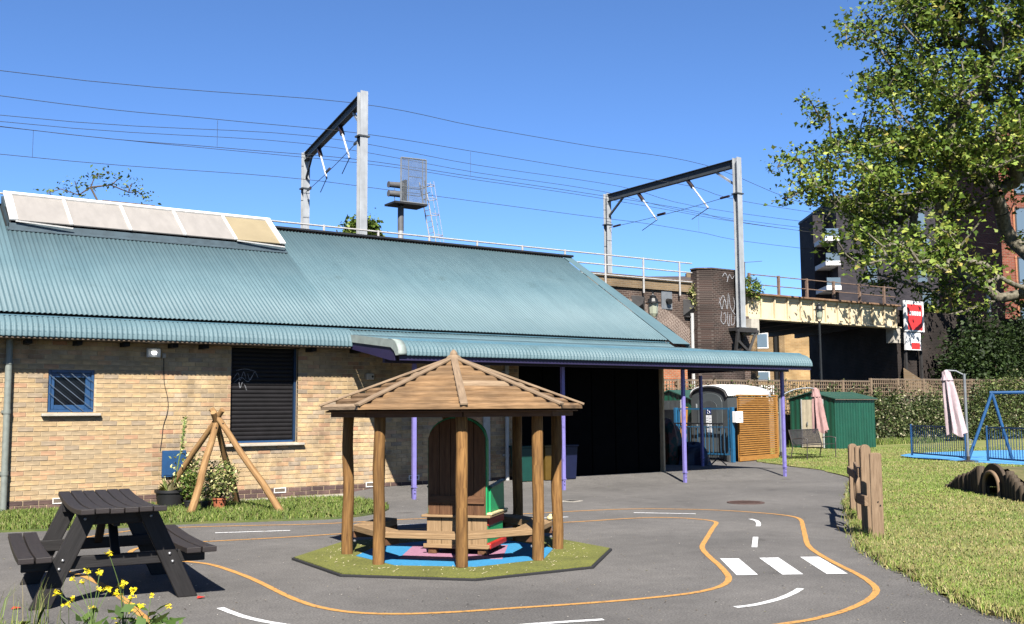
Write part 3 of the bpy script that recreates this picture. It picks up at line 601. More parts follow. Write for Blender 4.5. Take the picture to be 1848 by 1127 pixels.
def skq(xa, xb, la, lb, th, lift):
    mb = MB(); c = LOW+sd*((la+lb)/2)+sn*lift; c.x = (xa+xb)/2
    return mb.box(c, (xb-xa, lb-la, th), (V((1, 0, 0)), sd, sn))
joints = [X0, 3.78, 4.83, 5.86, 6.88, X1]
for k in range(5):
    bp(skq(joints[k]+0.02, joints[k+1]-0.02, 0.0 if k < 4 else 0.0, sln-0.05, 0.02, 0.0), 'skylight_panel', 'yellowed_panel' if k == 4 else 'opal_panel', parent=sky_l)
for k, x in enumerate(joints):
    wd = 0.14 if k == 0 else (0.12 if k == 5 else 0.055); xa = x if k == 0 else (x-wd if k == 5 else x-wd/2)
    bp(skq(xa, xa+wd, -0.02, sln-0.07, 0.035, 0.02), 'glazing_bar', 'white_upvc', parent=sky_l, bevel=0.004)
bp(skq(X0, X1, sln-0.07, sln+0.02, 0.06, 0.02), 'head_bar', 'white_upvc', parent=sky_l, bevel=0.006)
for xa, xb, dz in ((X0+0.1, 3.80, 0.03), (6.9, X1-0.03, 0.02)):
    q = MB(); q.bar((xa, 19.985, 4.96), (xb, 19.945, 4.905), 0.02, 0.025); bp(q, 'vent_flap', 'white_pipe', parent=sky_l)
# ------------------------------------------------------------------ canopy
can = thing('canopy', 'blue corrugated canopy on lavender posts along the school front', 'canopy', (12.9, 15.3, 0)); C0 = V((12.9, 15.3, 0))
def cp(mb, name, m, parent=can, **k):
    mb.v = [(x-C0.x, y-C0.y, z-C0.z) for x, y, z in mb.v]; return mb.build(name, m, parent, **k)
CX0, CX1 = 7.97, 18.32
corr('canopy_sheet', 'blue_sheet', CX0+0.02, 16.0, [(16.92, 2.895), (15.40, 2.725)], parent=can, fn=C0, amp=0.009)
corr('canopy_sheet', 'blue_sheet', 16.0, CX1, [(18.9, 2.95), (15.40, 2.722)], parent=can, fn=C0, amp=0.009)
q = MB(); q.bar((CX0, 15.40, 2.722), (CX1, 15.40, 2.722), 0.11, 0.014, up=(0, -0.5, 1)); cp(q, 'flashing', 'blue_flashing')
corr('curved_sheet', 'blue_sheet', CX0+0.13, CX1, bullnose(15.395, 2.705, 15.08, 2.44, 30), parent=can, fn=C0, crimp=0.040)
# smooth curved end cap and side fascia
bn = bullnose(15.40, 2.722, 15.07, 2.44, 16); q = MB()
n_ = len(bn); vs = [(x, y, z+0.006) for x in (CX0-0.01, CX0+0.15) for y, z in bn]
q.add(vs, [(i, n_+i, n_+i+1, i+1) for i in range(n_-1)]); o = cp(q, 'end_cap', 'bleached_end', smooth=True); md = o.modifiers.new('thickness', 'SOLIDIFY'); md.thickness = 0.006
poly = [(16.92, 2.90), (15.42, 2.73)]+bn[1:]+[(15.16, 2.44), (15.22, 2.52), (15.34, 2.585), (16.92, 2.765)]
q = MB(); q.extrude(poly, (CX0-0.012, 0, 0), (0, 1, 0), (0, 0, 1), (1, 0, 0), 0.02); cp(q, 'verge_trim', 'bleached_end')
q = MB(); q.extrude([(16.92, 2.765), (15.34, 2.585), (15.24, 2.52), (15.24, 2.36), (15.40, 2.37), (16.92, 2.64)], (CX0+0.012, 0, 0), (0, 1, 0), (0, 0, 1), (1, 0, 0), 0.035); cp(q, 'side_fascia', 'deep_purple')
q = MB(); q.b(CX0+0.05, CX1-0.1, 15.68, 15.76, 2.34, 2.60); cp(q, 'front_beam', 'deep_purple', bevel=0.004)
q = MB(); q.b(CX0+0.07, CX1-0.1, 15.30, 15.42, 2.62, 2.69); cp(q, 'purlin', 'deep_purple')
q = MB(); q.b(CX0+0.05, CX1-0.02, 15.13, 15.16, 2.36, 2.45); cp(q, 'lip_board', 'deep_purple')
q = MB(); q.b(CX1-0.18, CX1-0.1, 15.77, 18.8, 2.40, 2.52); cp(q, 'end_beam', 'deep_purple')
for x in np.arange(8.6, 17.9, 1.55):
    q = MB(); q.bar((x, 15.43, 2.60), (x, 16.95, 2.78), 0.05, 0.10); cp(q, 'rafter', 'deep_purple')
for x, y in ((8.62, 15.72), (11.84, 15.72), (14.98, 15.72), (18.02, 15.72), (18.15, 18.42)):
    z0 = gz(x, y); q = MB(); q.b(x-0.034, x+0.034, y-0.034, y+0.034, z0+0.20, 2.34); po = cp(q, 'post', 'lavender', bevel=0.006)
    q = MB(); q.b(x-0.028, x+0.028, y-0.028, y+0.028, z0-0.02, z0+0.20); q.b(x-0.042, x+0.042, y-0.042, y+0.042, z0+0.2, z0+0.215); cp(q, 'shoe', 'lavender', parent=po)
    q = MB()
    for zz in (0.10, 0.16): q.tube((x, y-0.033, z0+zz), (x, y-0.025, z0+zz), 0.012, n=8)
    cp(q, 'bolt', 'void_black', parent=po)
# ------------------------------------------------------------------ things on the school wall
o = thing('floodlight', 'small grey floodlight under the eave above the blue box', 'light', (4.60, 17.28, 2.50))
q = MB(); q.b(-0.11, 0.11, -0.02, 0.05, -0.075, 0.075); q.build('housing', 'lamp_body', o, bevel=0.01)
q = MB(); q.add([(-.10, -.022, -.065), (.10, -.022, -.065), (.10, -.022, .065), (-.10, -.022, .065), (-.05, .0, -.03), (.05, .0, -.03), (.05, .0, .03), (-.05, .0, .03)], [(0, 1, 5, 4), (1, 2, 6, 5), (2, 3, 7, 6), (3, 0, 4, 7)])
q.v = [(x, y-0.012, z) for x, y, z in q.v]; q.build('reflector', 'lamp_body', o)
q = MB(); q.b(-.035, .035, -.030, -.024, -.016, .018); q.build('emitter', 'led', o)
q = MB(); q.b(-0.02, 0.02, 0.051, 0.065, -0.05, 0.05); q.build('bracket', 'grey_steel', o)
q = MB(); P = catmull([(4.78, 2.42), (4.785, 2.2), (4.80, 2.0), (4.86, 1.75), (4.865, 1.55), (4.80, 1.3), (4.785, 1.12), (4.76, 0.90)], 5)
q.path([(float(a)-4.78, 0, float(b)-0.9) for a, b in P], 0.006, 5)
q.build('cable', 'rubber_black', loc=(4.78, 17.338, 0.9), label='thin black cable hanging down the brick wall to the blue box', cat='cable')
q = MB(); q.b(-0.03, 0.03, -0.02, 0.02, -0.04, 0.04); q.build('junction_box', 'beige_plastic', loc=(4.78, 17.327, 2.46), bevel=0.008, label='tiny beige junction box on the wall under the floodlight', cat='junction box')
o = thing('meter_box', 'blue metal box fixed low on the brick wall', 'box', (4.985, 17.35, 0.46))
q = MB(); q.b(-0.195, 0.195, -0.05, -0.001, 0, 0.435); q.build('case', 'blue_frame', o, bevel=0.006)
q = MB(); q.b(-0.17, 0.17, -0.058, -0.0505, 0.03, 0.405); q.build('door', 'blue_frame', o, bevel=0.004)
q = MB(); q.b(0.13, 0.145, -0.066, -0.0585, 0.19, 0.24); q.build('latch', 'bolt_steel', o)
o = thing('camera_box', 'small pale security camera box on the shaded wall beside the canopy', 'camera', (8.55, 17.35, 2.10))
q = MB(); q.b(-0.07, 0.07, -0.09, 0, 0, 0.12); q.build('case', 'beige_plastic', o, bevel=0.012)
q = MB(); q.tube((0.035, -0.092, 0.06), (0.035, -0.088, 0.06), 0.022, n=12); q.build('lens', 'void_black', o)
# ------------------------------------------------------------------ gazebo
GC = (5.72, 9.55); GRZ = R(18.0)
mat_o = thing('play_mat', 'octagonal green turf mat with blue and pink centre under the gazebo', 'mat', (5.69, 9.46, 0), R(20))
def ngon(r, n=8, a0=0.0): return [(r*math.cos(a0+2*math.pi*k/n), r*math.sin(a0+2*math.pi*k/n)) for k in range(n)]
q = MB(); q.prism(ngon(1.70), 0.0, 0.022); q.build('rubber_base', 'rubber_black', mat_o, bevel=0.004)
q = MB(); q.prism(ngon(1.672), 0.0221, 0.030); q.build('turf_sheet', 'green_turf', mat_o)
q = MB(); q.prism([(x*1.0+0.02, y) for x, y in ngon(1.06, 8, R(4))], 0.0301, 0.034); q.build('blue_patch', 'blue_rubber', mat_o)
q = MB(); q.prism(ngon(0.74, 4, R(-12)), 0.0341, 0.038); q.build('pink_patch', 'pink_rubber', mat_o)
# scraps of straw on the turf
nS = 420; ang = RNG.uniform(0, 2*math.pi, nS); rr = np.sqrt(RNG.uniform(0.42, 1, nS))*1.5; th = RNG.uniform(0, math.pi, nS); L = RNG.uniform(.006, .028, nS); wd = RNG.uniform(.0015, .004, nS)
cx, cy = rr*np.cos(ang), rr*np.sin(ang); dx, dy = np.cos(th)*L, np.sin(th)*L; nx, ny = -np.sin(th)*wd, np.cos(th)*wd; zz = np.full(nS, 0.033)
vs = np.stack([np.stack([cx-dx-nx, cy-dy-ny, zz], 1), np.stack([cx+dx-nx, cy+dy-ny, zz+.004], 1), np.stack([cx+dx+nx, cy+dy+ny, zz+.005], 1), np.stack([cx-dx+nx, cy-dy+ny, zz+.001], 1)], 1).reshape(-1, 3)
o = npmesh('straw_scraps', 'straw', vs, np.arange(nS*4).reshape(-1, 4), parent=mat_o); tag(o, kind='stuff')
gaz = thing('gazebo', 'octagonal wooden gazebo with slatted roof standing on a green mat', 'gazebo', (*GC, 0.03), GRZ)
EZ, AZ, RE, RP = 1.50, 2.02, 1.415, 1.12
A8 = [2*math.pi*k/8 for k in range(8)]
def pol(r, a): return V((r*math.cos(a), r*math.sin(a), 0))
for k, a in enumerate(A8):
    p = pol(RP, a); mb = MB(); pts = []; rad = []
    for i in range(9):
        f = i/8; pts.append((p.x+0.006*math.sin(i*1.3+k), p.y+0.006*math.cos(i*1.1+k*2), -0.0+f*(EZ-0.0)))
        rad.append(0.058*(1.04-0.06*f)*(1+0.025*math.sin(i*2.1+k)))
    mb.path(pts, rad, 14); po = mb.build('post', 'post_wood', gaz, smooth=True)
# benches, one board between each pair of posts
for k in range(8):
    if k == 1: continue
    a, b = A8[k], A8[(k+1) % 8]
    p0, p1 = pol(RP-0.05, a), pol(RP-0.05, b); i0, i1 = pol(RP-0.29, a), pol(RP-0.29, b)
    sh_ = 0.015; d = (p1-p0).normalized()*sh_; mb = MB(); z0, z1 = 0.235+random.uniform(-.008, .008), 0.30
    P = [p0+d, p1-d, i1-d, i0+d]
    mb.add([(v.x, v.y, z0) for v in P]+[(v.x, v.y, z1) for v in P], [(0, 1, 2, 3), (7, 6, 5, 4), (0, 4, 5, 1), (1, 5, 6, 2), (2, 6, 7, 3), (3, 7, 4, 0)],
           [[(0, 0), (.8, 0), (.8, .2), (0, .2)]]*2+[[(0, .3), (0, .36), (.8, .36), (.8, .3)]]+[[(0, .5), (0, .56), (.2, .56), (.2, .5)]]+[[(0, .6), (0, .66), (.8, .66), (.8, .6)]]+[[(0, .7), (0, .76), (.2, .76), (.2, .7)]])
    mb.uv = [(u+k*3.1, v+k) for u, v in mb.uv]
    mb.build('bench_board', 'bench_wood', gaz, bevel=0.006)
for k in range(8):
    p = pol(RP-0.062, A8[k]); mb = MB(); mb.bar(p+V((0, 0, 0.20)), p+V((0, 0, 0.20))-pol(0.2, A8[k]), 0.05, 0.06); bk = mb.build('bench_bracket', 'throne_wood', gaz)
    mb = MB(); mb.ball(p+pol(-0.01, A8[k]+1.5)+V((0, 0, 0.13))-pol(0.01, A8[k]), 0.016); mb.build('bolt', 'bolt_steel', bk)
# roof: eight panels of lapped boards
NB = 9
for k in range(8):
    a, b = A8[k], A8[(k+1) % 8]
    und = MB(); u0, u1, ap = pol(RE-0.05, a), pol(RE-0.05, b), V((0, 0, AZ-0.03))
    und.add([(u0.x, u0.y, EZ-0.012), (u1.x, u1.y, EZ-0.012), tuple(ap)], [(0, 1, 2)]); pn = und.build('roof_panel', 'throne_wood', gaz)
    md = pn.modifiers.new('thickness', 'SOLIDIFY'); md.thickness = 0.012
    for i in range(NB):
        f0, f1 = i/NB, min(0.985, (i+1.12)/NB)
        def edge_(f, lift):
            r_ = RE*(1-f); z = EZ+(AZ-EZ)*f+lift
            P0, P1 = pol(r_, a), pol(r_, b); return V((P0.x, P0.y, z)), V((P1.x, P1.y, z))
        lf = random.uniform(-.004, .004); l0, l1 = edge_(f0+0.012/NB, 0.034+lf); t0, t1 = edge_(f1, 0.004); b0, b1 = edge_(f0+0.012/NB, 0.004); c0, c1 = edge_(f1, -0.004)
        m0, m1 = edge_(f0+0.30/NB, 0.042+lf)
        mb = MB(); vs = [l0, l1, t1, t0, b0, b1, c1, c0, m0, m1]; W_ = (l1-l0).length; r_ = random.random()*9
        fs = [(0, 1, 9, 8), (8, 9, 2, 3), (7, 6, 5, 4), (4, 5, 1, 0), (5, 6, 2, 9, 1), (7, 4, 0, 8, 3)]
        uvs = [[(r_, r_), (r_+W_, r_), (r_+W_, r_+.03), (r_, r_+.03)], [(r_, r_+.03), (r_+W_, r_+.03), (r_+W_, r_+.16), (r_, r_+.16)], [(0, 0), (W_, 0), (W_, .1), (0, .1)], [(r_, .2), (r_+W_, .2), (r_+W_, .23), (r_, .23)], [(0, 0)]*5, [(0, 0)]*5]
        mb.add(vs, fs, uvs); mb.build('roof_slat', random.choice(['slat_wood', 'slat_wood', 'slat_wood_b', 'slat_wood_c']), pn)
for k, a in enumerate(A8):
    p = pol(RE+0.012, a); mb = MB(); mb.bar((p.x, p.y, EZ+0.050), (0.02*math.cos(a), 0.02*math.sin(a), AZ+0.042), 0.075, 0.026); mb.build('hip_batten', 'hip_wood', gaz, bevel=0.005)
    p0, p1 = pol(RE-0.13, a), pol(RE-0.13, A8[(k+1) % 8]); mb = MB(); mb.bar((p0.x, p0.y, EZ-0.035), (p1.x, p1.y, EZ-0.035), 0.045, 0.075); mb.build('eave_beam', 'throne_wood', gaz)
mb = MB(); mb.lathe([(0.08, -0.03), (0.085, 0.02), (0.06, 0.045), (0.045, 0.05), (0.04, 0.075), (0.02, 0.10), (0.0005, 0.112)], (0, 0, AZ+0.02), 7); mb.build('finial', 'hip_wood', gaz)
q = MB(); q.ball((0, 0, 0), 0.035, 10, 0.75); q.ball((0.02, 0.012, 0.02), 0.022, 8)
q.build('soft_toy', 'cream_paint', loc=(6.66, 9.10, 0.355), smooth=True, label='little cream toy left on the gazebo bench', cat='toy')
# ------------------------------------------------------------------ story chair, back towards the camera
tr = thing('story_chair', 'big wooden story chair with green arms seen from behind inside the gazebo', 'chair', (5.585, 9.27, 0.038), math.atan2(-0.757, 0.653))
# local x = across the back (left to right in view), local y = towards the seat front
W_, D_ = 0.66, 0.60
for x in (-.27, .27):
    for y in (.05, .52): q = MB(); q.b(x-.045, x+.045, y-.045, y+.045, 0, 0.06); q.build('foot', 'throne_wood', tr, bevel=0.004)
for i in range(4):
    xa = -W_/2+i*W_/4; q = MB(); q.b(xa+0.003, xa+W_/4-0.003, 0.0, 0.028, 0.10, 0.375); q.build('back_plank', 'bench_wood', tr, bevel=0.003)
q = MB(); q.b(-W_/2-.03, W_/2+.03, -0.02, 0.0, 0.06, 0.105); q.build('base_rail', 'bench_wood', tr, bevel=0.004)
q = MB(); q.b(-W_/2+.02, W_/2-.02, 0.03, D_-.02, 0.06, 0.37); q.build('box', 'throne_wood', tr)
q = MB(); q.b(W_/2-0.0195, W_/2, 0.029, D_, 0.12, 0.29); q.build('green_panel', 'green_gloss', tr); q = MB(); q.b(-W_/2, -W_/2+.0195, 0.029, D_, 0.12, 0.37); q.build('green_panel', 'green_gloss', tr)
q = MB(); q.b(W_/2-0.0195, W_/2+0.012, 0.029, D_+.02, 0.291, 0.37); q.build('red_rail', 'red_gloss', tr, bevel=0.008)
q = MB(); q.b(W_/2-0.015, W_/2+0.035, 0.02, D_+.03, 0.055, 0.118); q.build('red_skirting', 'red_gloss', tr, bevel=0.012, seg=2)
q = MB(); q.b(-W_/2-.045, W_/2+.045, -0.045, D_+.04, 0.376, 0.402); q.build('seat', 'bench_wood', tr, bevel=0.006)
q = MB(); q.b(W_/2-.01, W_/2+.05, 0.02, D_+.045, 0.403, 0.425); q.build('seat_edge', 'cream_paint', tr, bevel=0.004)
# tall back of planks with an arched top, green on the seat side
def archz(x, w2, zs, rise): return zs+rise*math.sqrt(max(0, 1-(x/w2)**2))
w2 = 0.315
for i in range(5):
    xa, xb = -w2+i*2*w2/5+0.003, -w2+(i+1)*2*w2/5-0.003
    top = [(xb-(xb-xa)*j/6, archz(min(w2*0.999, max(-w2*.999, xb-(xb-xa)*j/6)), w2, 1.16, 0.24)) for j in range(7)]
    q = MB(); q.extrude([(xa, 0.403), (xb, 0.403)]+top, (0, 0.0, 0), (1, 0, 0), (0, 0, 1), (0, 1, 0), 0.022); q.build('back_plank', 'throne_wood', tr)
top = [(w2-2*w2*j/24, archz(w2-2*w2*j/24, w2, 1.17, 0.25)) for j in range(25)]
q = MB(); q.extrude([(-w2-.008, 0.403), (w2+.008, 0.403)]+[(x*1.025, z) for x, z in top], (0, 0.023, 0), (1, 0, 0), (0, 0, 1), (0, 1, 0), 0.075); q.build('green_back', 'green_gloss', tr)
q = MB(); q.b(-w2+.01, w2-.01, -0.022, -0.001, 0.52, 0.60); q.build('brace', 'throne_wood', tr)
for sx in (-1, 1):
    q = MB(); q.extrude([(0.10, 0.426), (D_+.03, 0.426), (D_+.01, 0.71), (0.10, 0.67)], (sx*W_/2-(0.0125 if sx > 0 else -.0125), 0, 0), (0, 1, 0), (0, 0, 1), (1 if sx > 0 else -1, 0, 0), 0.025); q.build('arm_panel', 'green_gloss', tr, bevel=0.004)
    q = MB(); q.bar((sx*W_/2, 0.09, 0.682), (sx*W_/2, D_+.04, 0.726), 0.06, 0.022); q.build('arm_rest', 'shed_green', tr, bevel=0.005)
# ------------------------------------------------------------------ picnic table
pic = thing('picnic_table', 'black recycled plastic picnic table with two attached benches', 'picnic table', (2.16, 9.45, 0), math.atan2(0.994, 0.106))
# local x along the table (positive away), local y to the left
def plank(mb, yc, wd, L, z, th, sag, n=12):
    vs = []; fs = []; uvs = []; r_ = random.random()*9
    for i in range(n+1):
        x = -L/2+L*i/n; dz = -sag*(1-(2*x/L)**2)
        vs += [(x, yc-wd/2, z+dz-th), (x, yc+wd/2, z+dz-th), (x, yc+wd/2, z+dz), (x, yc-wd/2, z+dz)]
    for i in range(n):
        a = 4*i
        for j in range(4):
            k = (j+1) % 4; fs.append((a+j, a+k, a+4+k, a+4+j)); u0, u1 = L*i/n+r_, L*(i+1)/n+r_; uvs.append([(u0, j*.1+r_), (u0, j*.1+.1+r_), (u1, j*.1+.1+r_), (u1, j*.1+r_)])
    fs += [(3, 2, 1, 0), (4*n, 4*n+1, 4*n+2, 4*n+3)]; uvs += [[(0, 0), (.1, 0), (.1, .05), (0, .05)]]*2
    return mb.add(vs, fs, uvs)
for i in range(6):
    q = MB(); plank(q, (i-2.5)*0.107, 0.099, 2.12, 0.785+random.uniform(-.003, .003), 0.042, 0.045); q.build('top_plank', 'recycled_top', pic, bevel=0.006, seg=2)
for s_ in (-1, 1):
    for j in range(2):
        q = MB(); plank(q, s_*(0.555+j*0.125), 0.113, 1.88, 0.43, 0.045, 0.025); q.build('seat_plank', 'recycled_top', pic, bevel=0.006, seg=2)
for e in (-1, 1):
    X = e*0.68
    for s_ in (-1, 1):
        q = MB(); d = V((0, -s_*0.34, 0.735)).normalized(); n_ = V((0, d.z, -d.y)); f_ = V((X, s_*0.56, 0.0)); t_ = V((X, s_*0.225, 0.725))
        hw = 0.072; k = hw/d.z
        # board cut level at the ground and under the top
        vs = []
        for x in (X-0.024, X+0.024): vs += [(x, f_.y-k, 0), (x, f_.y+k, 0), (x, t_.y+k, t_.z), (x, t_.y-k, t_.z)]
        q.add(vs, [(0, 1, 2, 3), (7, 6, 5, 4), (0, 4, 5, 1), (1, 5, 6, 2), (2, 6, 7, 3), (3, 7, 4, 0)], [[(0, 0), (0, .14), (.8, .14), (.8, 0)]]*6); q.build('leg', 'recycled_black', pic, bevel=0.006)
        for (fy, zz) in ((0.405, 0.365), (0.43, 0.30)):
            q = MB(); q.ball((X-0.026 if e < 0 else X+.026, s_*fy, zz), 0.014, 10); q.build('bolt', 'bolt_steel', pic, smooth=True)
    q = MB(); q.b(X+e*-0.074, X+e*-0.025, -0.70, 0.70, 0.285, 0.383); q.build('seat_bearer', 'recycled_black', pic, bevel=0.006)
    q = MB(); q.b(X+e*-0.074, X+e*-0.025, -0.31, 0.31, 0.625, 0.728); q.build('top_bearer', 'recycled_black', pic, bevel=0.006)
    for s_ in (-1, 1): q = MB(); q.ball((X+e*0.026, s_*0.25, 0.68), 0.012, 8); q.build('bolt', 'bolt_steel', pic, smooth=True)
    q = MB(); q.bar((X-e*0.05, 0, 0.34), (X-e*0.45, 0, 0.70), 0.07, 0.045); q.build('brace', 'recycled_black', pic, bevel=0.005)
for yc in (-0.2, 0.0, 0.2): pass
q = MB(); q.b(-0.62, 0.62, -0.025, 0.025, 0.60, 0.69); q.build('centre_rail', 'recycled_black', pic, bevel=0.005)
# ------------------------------------------------------------------ log tripod by the wall
tp = thing('log_frame', 'tepee frame of four brown logs leaning together in front of the shutter', 'log frame', (5.15, 15.7, 0.02)); ap = V((5.12, 15.62, 1.44)); T0 = V((5.15, 15.7, 0.02))
for f_, ex, r_ in (((4.66, 15.30, 0.0), 0.06, 0.058), ((5.86, 14.72, 0.0), 0.17, 0.052), ((5.82, 16.55, 0.0), 0.10, 0.052), ((4.62, 16.95, 0.0), 0.16, 0.05)):
    f_ = V(f_); d = (ap-f_).normalized(); off = V((random.uniform(-.05, .05), random.uniform(-.05, .05), 0))
    pts = []; rad = []
    e_ = ap+d*ex+off
    for i in range(8):
        f = i/7; p = f_.lerp(e_, f)+V((0.008*math.sin(i*1.7+r_*90), 0.008*math.cos(i*1.3), 0)); pts.append(p-T0); rad.append(r_*(1.05-0.22*f))
    q = MB(); q.path(pts, rad, 12); lo = q.build('log', 'log_wood', tp, smooth=True)
    q = MB(); q.tube(pts[6]+V((0, -0.055, 0)), pts[6]+V((0, 0.055, 0)), 0.012, n=8); q.build('bolt', 'void_black', lo)
# ------------------------------------------------------------------ wooden play panel of upright boards, right
pp = thing('board_panel', 'row of upright weathered boards bolted together at the edge of the lawn', 'play panel', (11.27, 8.55, 0.02), math.atan2(9.757-7.536, 12.664-10.126)); 
# local x runs along the row away from the camera, y to the left
def board(x, y, h, wd, th, turn, rnd):
    c, s_ = math.cos(turn), math.sin(turn); ax = (c, s_, 0); an = (-s_, c, 0)
    top = [(wd/2*math.cos(math.pi*j/10), h-rnd+rnd*math.sin(math.pi*j/10)) for j in range(11)] if rnd else [(wd/2, h), (-wd/2, h)]
    q = MB(); q.extrude([(-wd/2, -0.05), (wd/2, -0.05)]+top, (x-an[0]*th/2, y-an[1]*th/2, 0), ax, (0, 0, 1), an, th); return q.build('board', 'grey_board', pp, bevel=0.006)
Lr = math.hypot(12.664-10.126, 9.757-7.536)
bd = [board(-1.44, -0.05, 0.98, 0.13, 0.05, R(-88), 0.02), board(-1.02, 0.03, 1.06, 0.13, 0.05, R(-70), 0.07), board(0.55, -0.02, 0.99, 0.14, 0.05, R(-78), 0.03), board(1.72, 0.0, 0.98, 0.13, 0.05, R(-70), 0.06)]
q = MB(); q.bar((-1.40, 0.06, 0.42), (-1.0, 0.12, 0.42), 0.045, 0.12); q.build('cross_board', 'grey_board', pp, bevel=0.005)
q = MB(); q.bar((-1.0, 0.10, 0.72), (0.56, 0.05, 0.72), 0.04, 0.11); q.build('cross_board', 'grey_board', pp, bevel=0.005)
q = MB(); q.bar((0.58, 0.05, 0.60), (1.7, 0.07, 0.60), 0.04, 0.11); q.build('cross_board', 'grey_board', pp, bevel=0.005)
ring = [(0.17*math.cos(2*math.pi*j/20), 0.17*math.sin(2*math.pi*j/20)) for j in range(20)]
q = MB(); q.path([V((-0.25+a, 0.09, 0.50+b)) for a, b in ring+ring[:1]], 0.028, 8, caps=False); q.build('steering_ring', 'grey_board', pp, smooth=True)
for x, z in ((0.55, 0.86), (0.55, 0.75), (0.55, 0.64)):
    q = MB(); q.ball((x-0.03, -0.055, z), 0.02, 8); q.build('peg', 'throne_wood', pp, smooth=True)
q = MB(); q.tube((-1.475, -0.06, 0.42), (-1.464, -0.06, 0.42), 0.008, n=8); q.tube((-1.475, -0.085, 0.38), (-1.464, -0.085, 0.38), 0.008, n=8); q.build('screw_holes', 'void_black', pp)
# ------------------------------------------------------------------ tunnel with stepped log walls
tn = thing('play_tunnel', 'low play tunnel through a turf mound with stepped log walls', 'tunnel', (16.55, 9.9, 0.02), math.atan2(9.383-11.289, 16.373-17.761))
# local x runs to the right along the face, the face looks along -y, the mound lies behind at +y
NL = 12
for i in range(NL):
    f = i/(NL-1); h = 0.06+0.42*f**0.85; x = -2.0+f*1.52; r_ = 0.070
    q = MB(); q.path([(x, 0.03*math.sin(i), -0.05), (x, 0.03*math.sin(i), h-0.02), (x, 0.03*math.sin(i), h)], [r_, r_, r_*0.8], 10); q.build('log', 'dark_log', tn, smooth=True)
for i in range(8):
    f = i/7; h = 0.45-0.34*f; x = 0.52+f*1.0
    q = MB(); q.path([(x, 0.03*math.cos(i), -0.05), (x, 0.03*math.cos(i), h-0.02), (x, 0.03*math.cos(i), h)], [.07, .07, .056], 10); q.build('log', 'dark_log', tn, smooth=True)
outer = [(0.45*math.cos(math.pi*j/20), 0.22+0.33*math.sin(math.pi*j/20)) for j in range(21)]; inner = [(0.27*math.cos(math.pi*j/20), 0.17+0.22*math.sin(math.pi*j/20)) for j in range(21)]
poly = [(0.45, -0.03)]+outer+[(-0.45, -0.03), (-0.27, -0.03)]+inner[::-1]+[(0.27, -0.03)]
q = MB(); q.extrude(poly, (0, -0.03, 0), (1, 0, 0), (0, 0, 1), (0, 1, 0), 0.06); q.build('headwall', 'dark_log', tn, bevel=0.008)
rg = [(0.29*math.cos(math.pi*j/20), 0.17+0.235*math.sin(math.pi*j/20)) for j in range(21)]
q = MB(); q.path([V((0.29, -0.06, -0.03))]+[V((a, -0.06, b)) for a, b in rg]+[V((-0.29, -0.06, -0.03))], 0.034, 8); q.build('tunnel_rim', 'grey_board', tn, smooth=True)
vs = []; n_ = 19
for y in (-0.02, 1.7):
    for j in range(n_): vs.append((0.27*math.cos(math.pi*j/(n_-1)), y, 0.15+0.225*math.sin(math.pi*j/(n_-1))))
q = MB(); q.add(vs, [(j, n_+j, n_+j+1, j+1) for j in range(n_-1)]); q.b(-0.28, 0.28, 1.71, 1.76, -0.02, 0.40); q.build('pipe', 'void_black', tn)
vs = []; NX, NY = 26, 12
for i in range(NX+1):
    for j in range(NY+1):
        x = -2.0+3.6*i/NX; y = 0.075+1.9*j/NY; hh = (0.05+0.42*min(1, (x+2.0)/1.52)**0.85) if x < 0 else 0.45-0.32*max(0, (x-0.5))/1.1
        if abs(x) < 0.42: hh = 0.50
        vs.append((x, y, max(-0.04, hh*(1-sst(0.3, 1.0, j/NY)*1.06)-0.03+0.012*math.sin(i*1.9+j*2.3))))
q = MB(); q.add(vs, [(i*(NY+1)+j, (i+1)*(NY+1)+j, (i+1)*(NY+1)+j+1, i*(NY+1)+j+1) for i in range(NX) for j in range(NY)]); q.build('mound', 'mound_earth', tn, smooth=True)
# ------------------------------------------------------------------ swing frame, railings and blue surface
q = MB(); sp_ = [tuple(p) for p in catmull([(28.2, 19.95), (31.2, 20.5), (34.6, 19.4), (33.5, 15.2), (29.5, 11.8), (27.0, 12.2), (25.9, 14.4), (26.55, 17.3)], 3, True)]
q.prism(sp_, 0.0, 0.032); q.build('safety_surface', 'blue_surface', kind='structure')
sw = thing('swing_frame', 'blue tubular swing frame standing on the blue safety surface', 'swing', (27.6, 16.7, 0.032)); S0 = V((27.6, 16.7, 0.032)); apx = V((27.75, 16.55, 1.92)); bdir = V((0.50, -0.87, 0)).normalized()
for base in (0.0, 2.8):
    for f_ in ((27.2, 17.03, 0.032), (28.05, 16.22, 0.032)):
        q = MB(); q.tube(V(f_)+bdir*base-S0, apx+bdir*base-S0, 0.045, n=12); q.build('leg', 'rail_blue', sw, smooth=True)
q = MB(); q.tube(apx-bdir*0.06-S0, apx+bdir*2.86-S0, 0.045, n=12); q.build('top_bar', 'rail_blue', sw, smooth=True)
def railing(p0, p1, label, h=0.95, sp=0.115):
    p0 = V((*p0, 0.02)); p1 = V((*p1, 0.02)); d = p1-p0; L_ = d.length; rt = thing('railing', label, 'railing', p0, math.atan2(d.y, d.x), 'blue railings round the swing')
    for x in (0, L_): q = MB(); q.tube((x, 0, 0), (x, 0, h+0.03), 0.034, n=10); q.build('post', 'rail_blue', rt, smooth=True)
    for z in (0.09, h-0.02): q = MB(); q.bar((0.034, 0, z), (L_-0.034, 0, z), 0.02, 0.042); q.build('rail', 'rail_blue', rt)
    n_ = int(L_/sp)
    for i in range(1, n_): q = MB(); q.tube((i*L_/n_, 0, 0.105), (i*L_/n_, 0, h-0.04), 0.009, n=6); q.build('bar', 'rail_blue', rt)
railing((28.42, 19.68), (27.05, 17.00), 'blue railing panel left of the swing frame, behind the pale parasol')
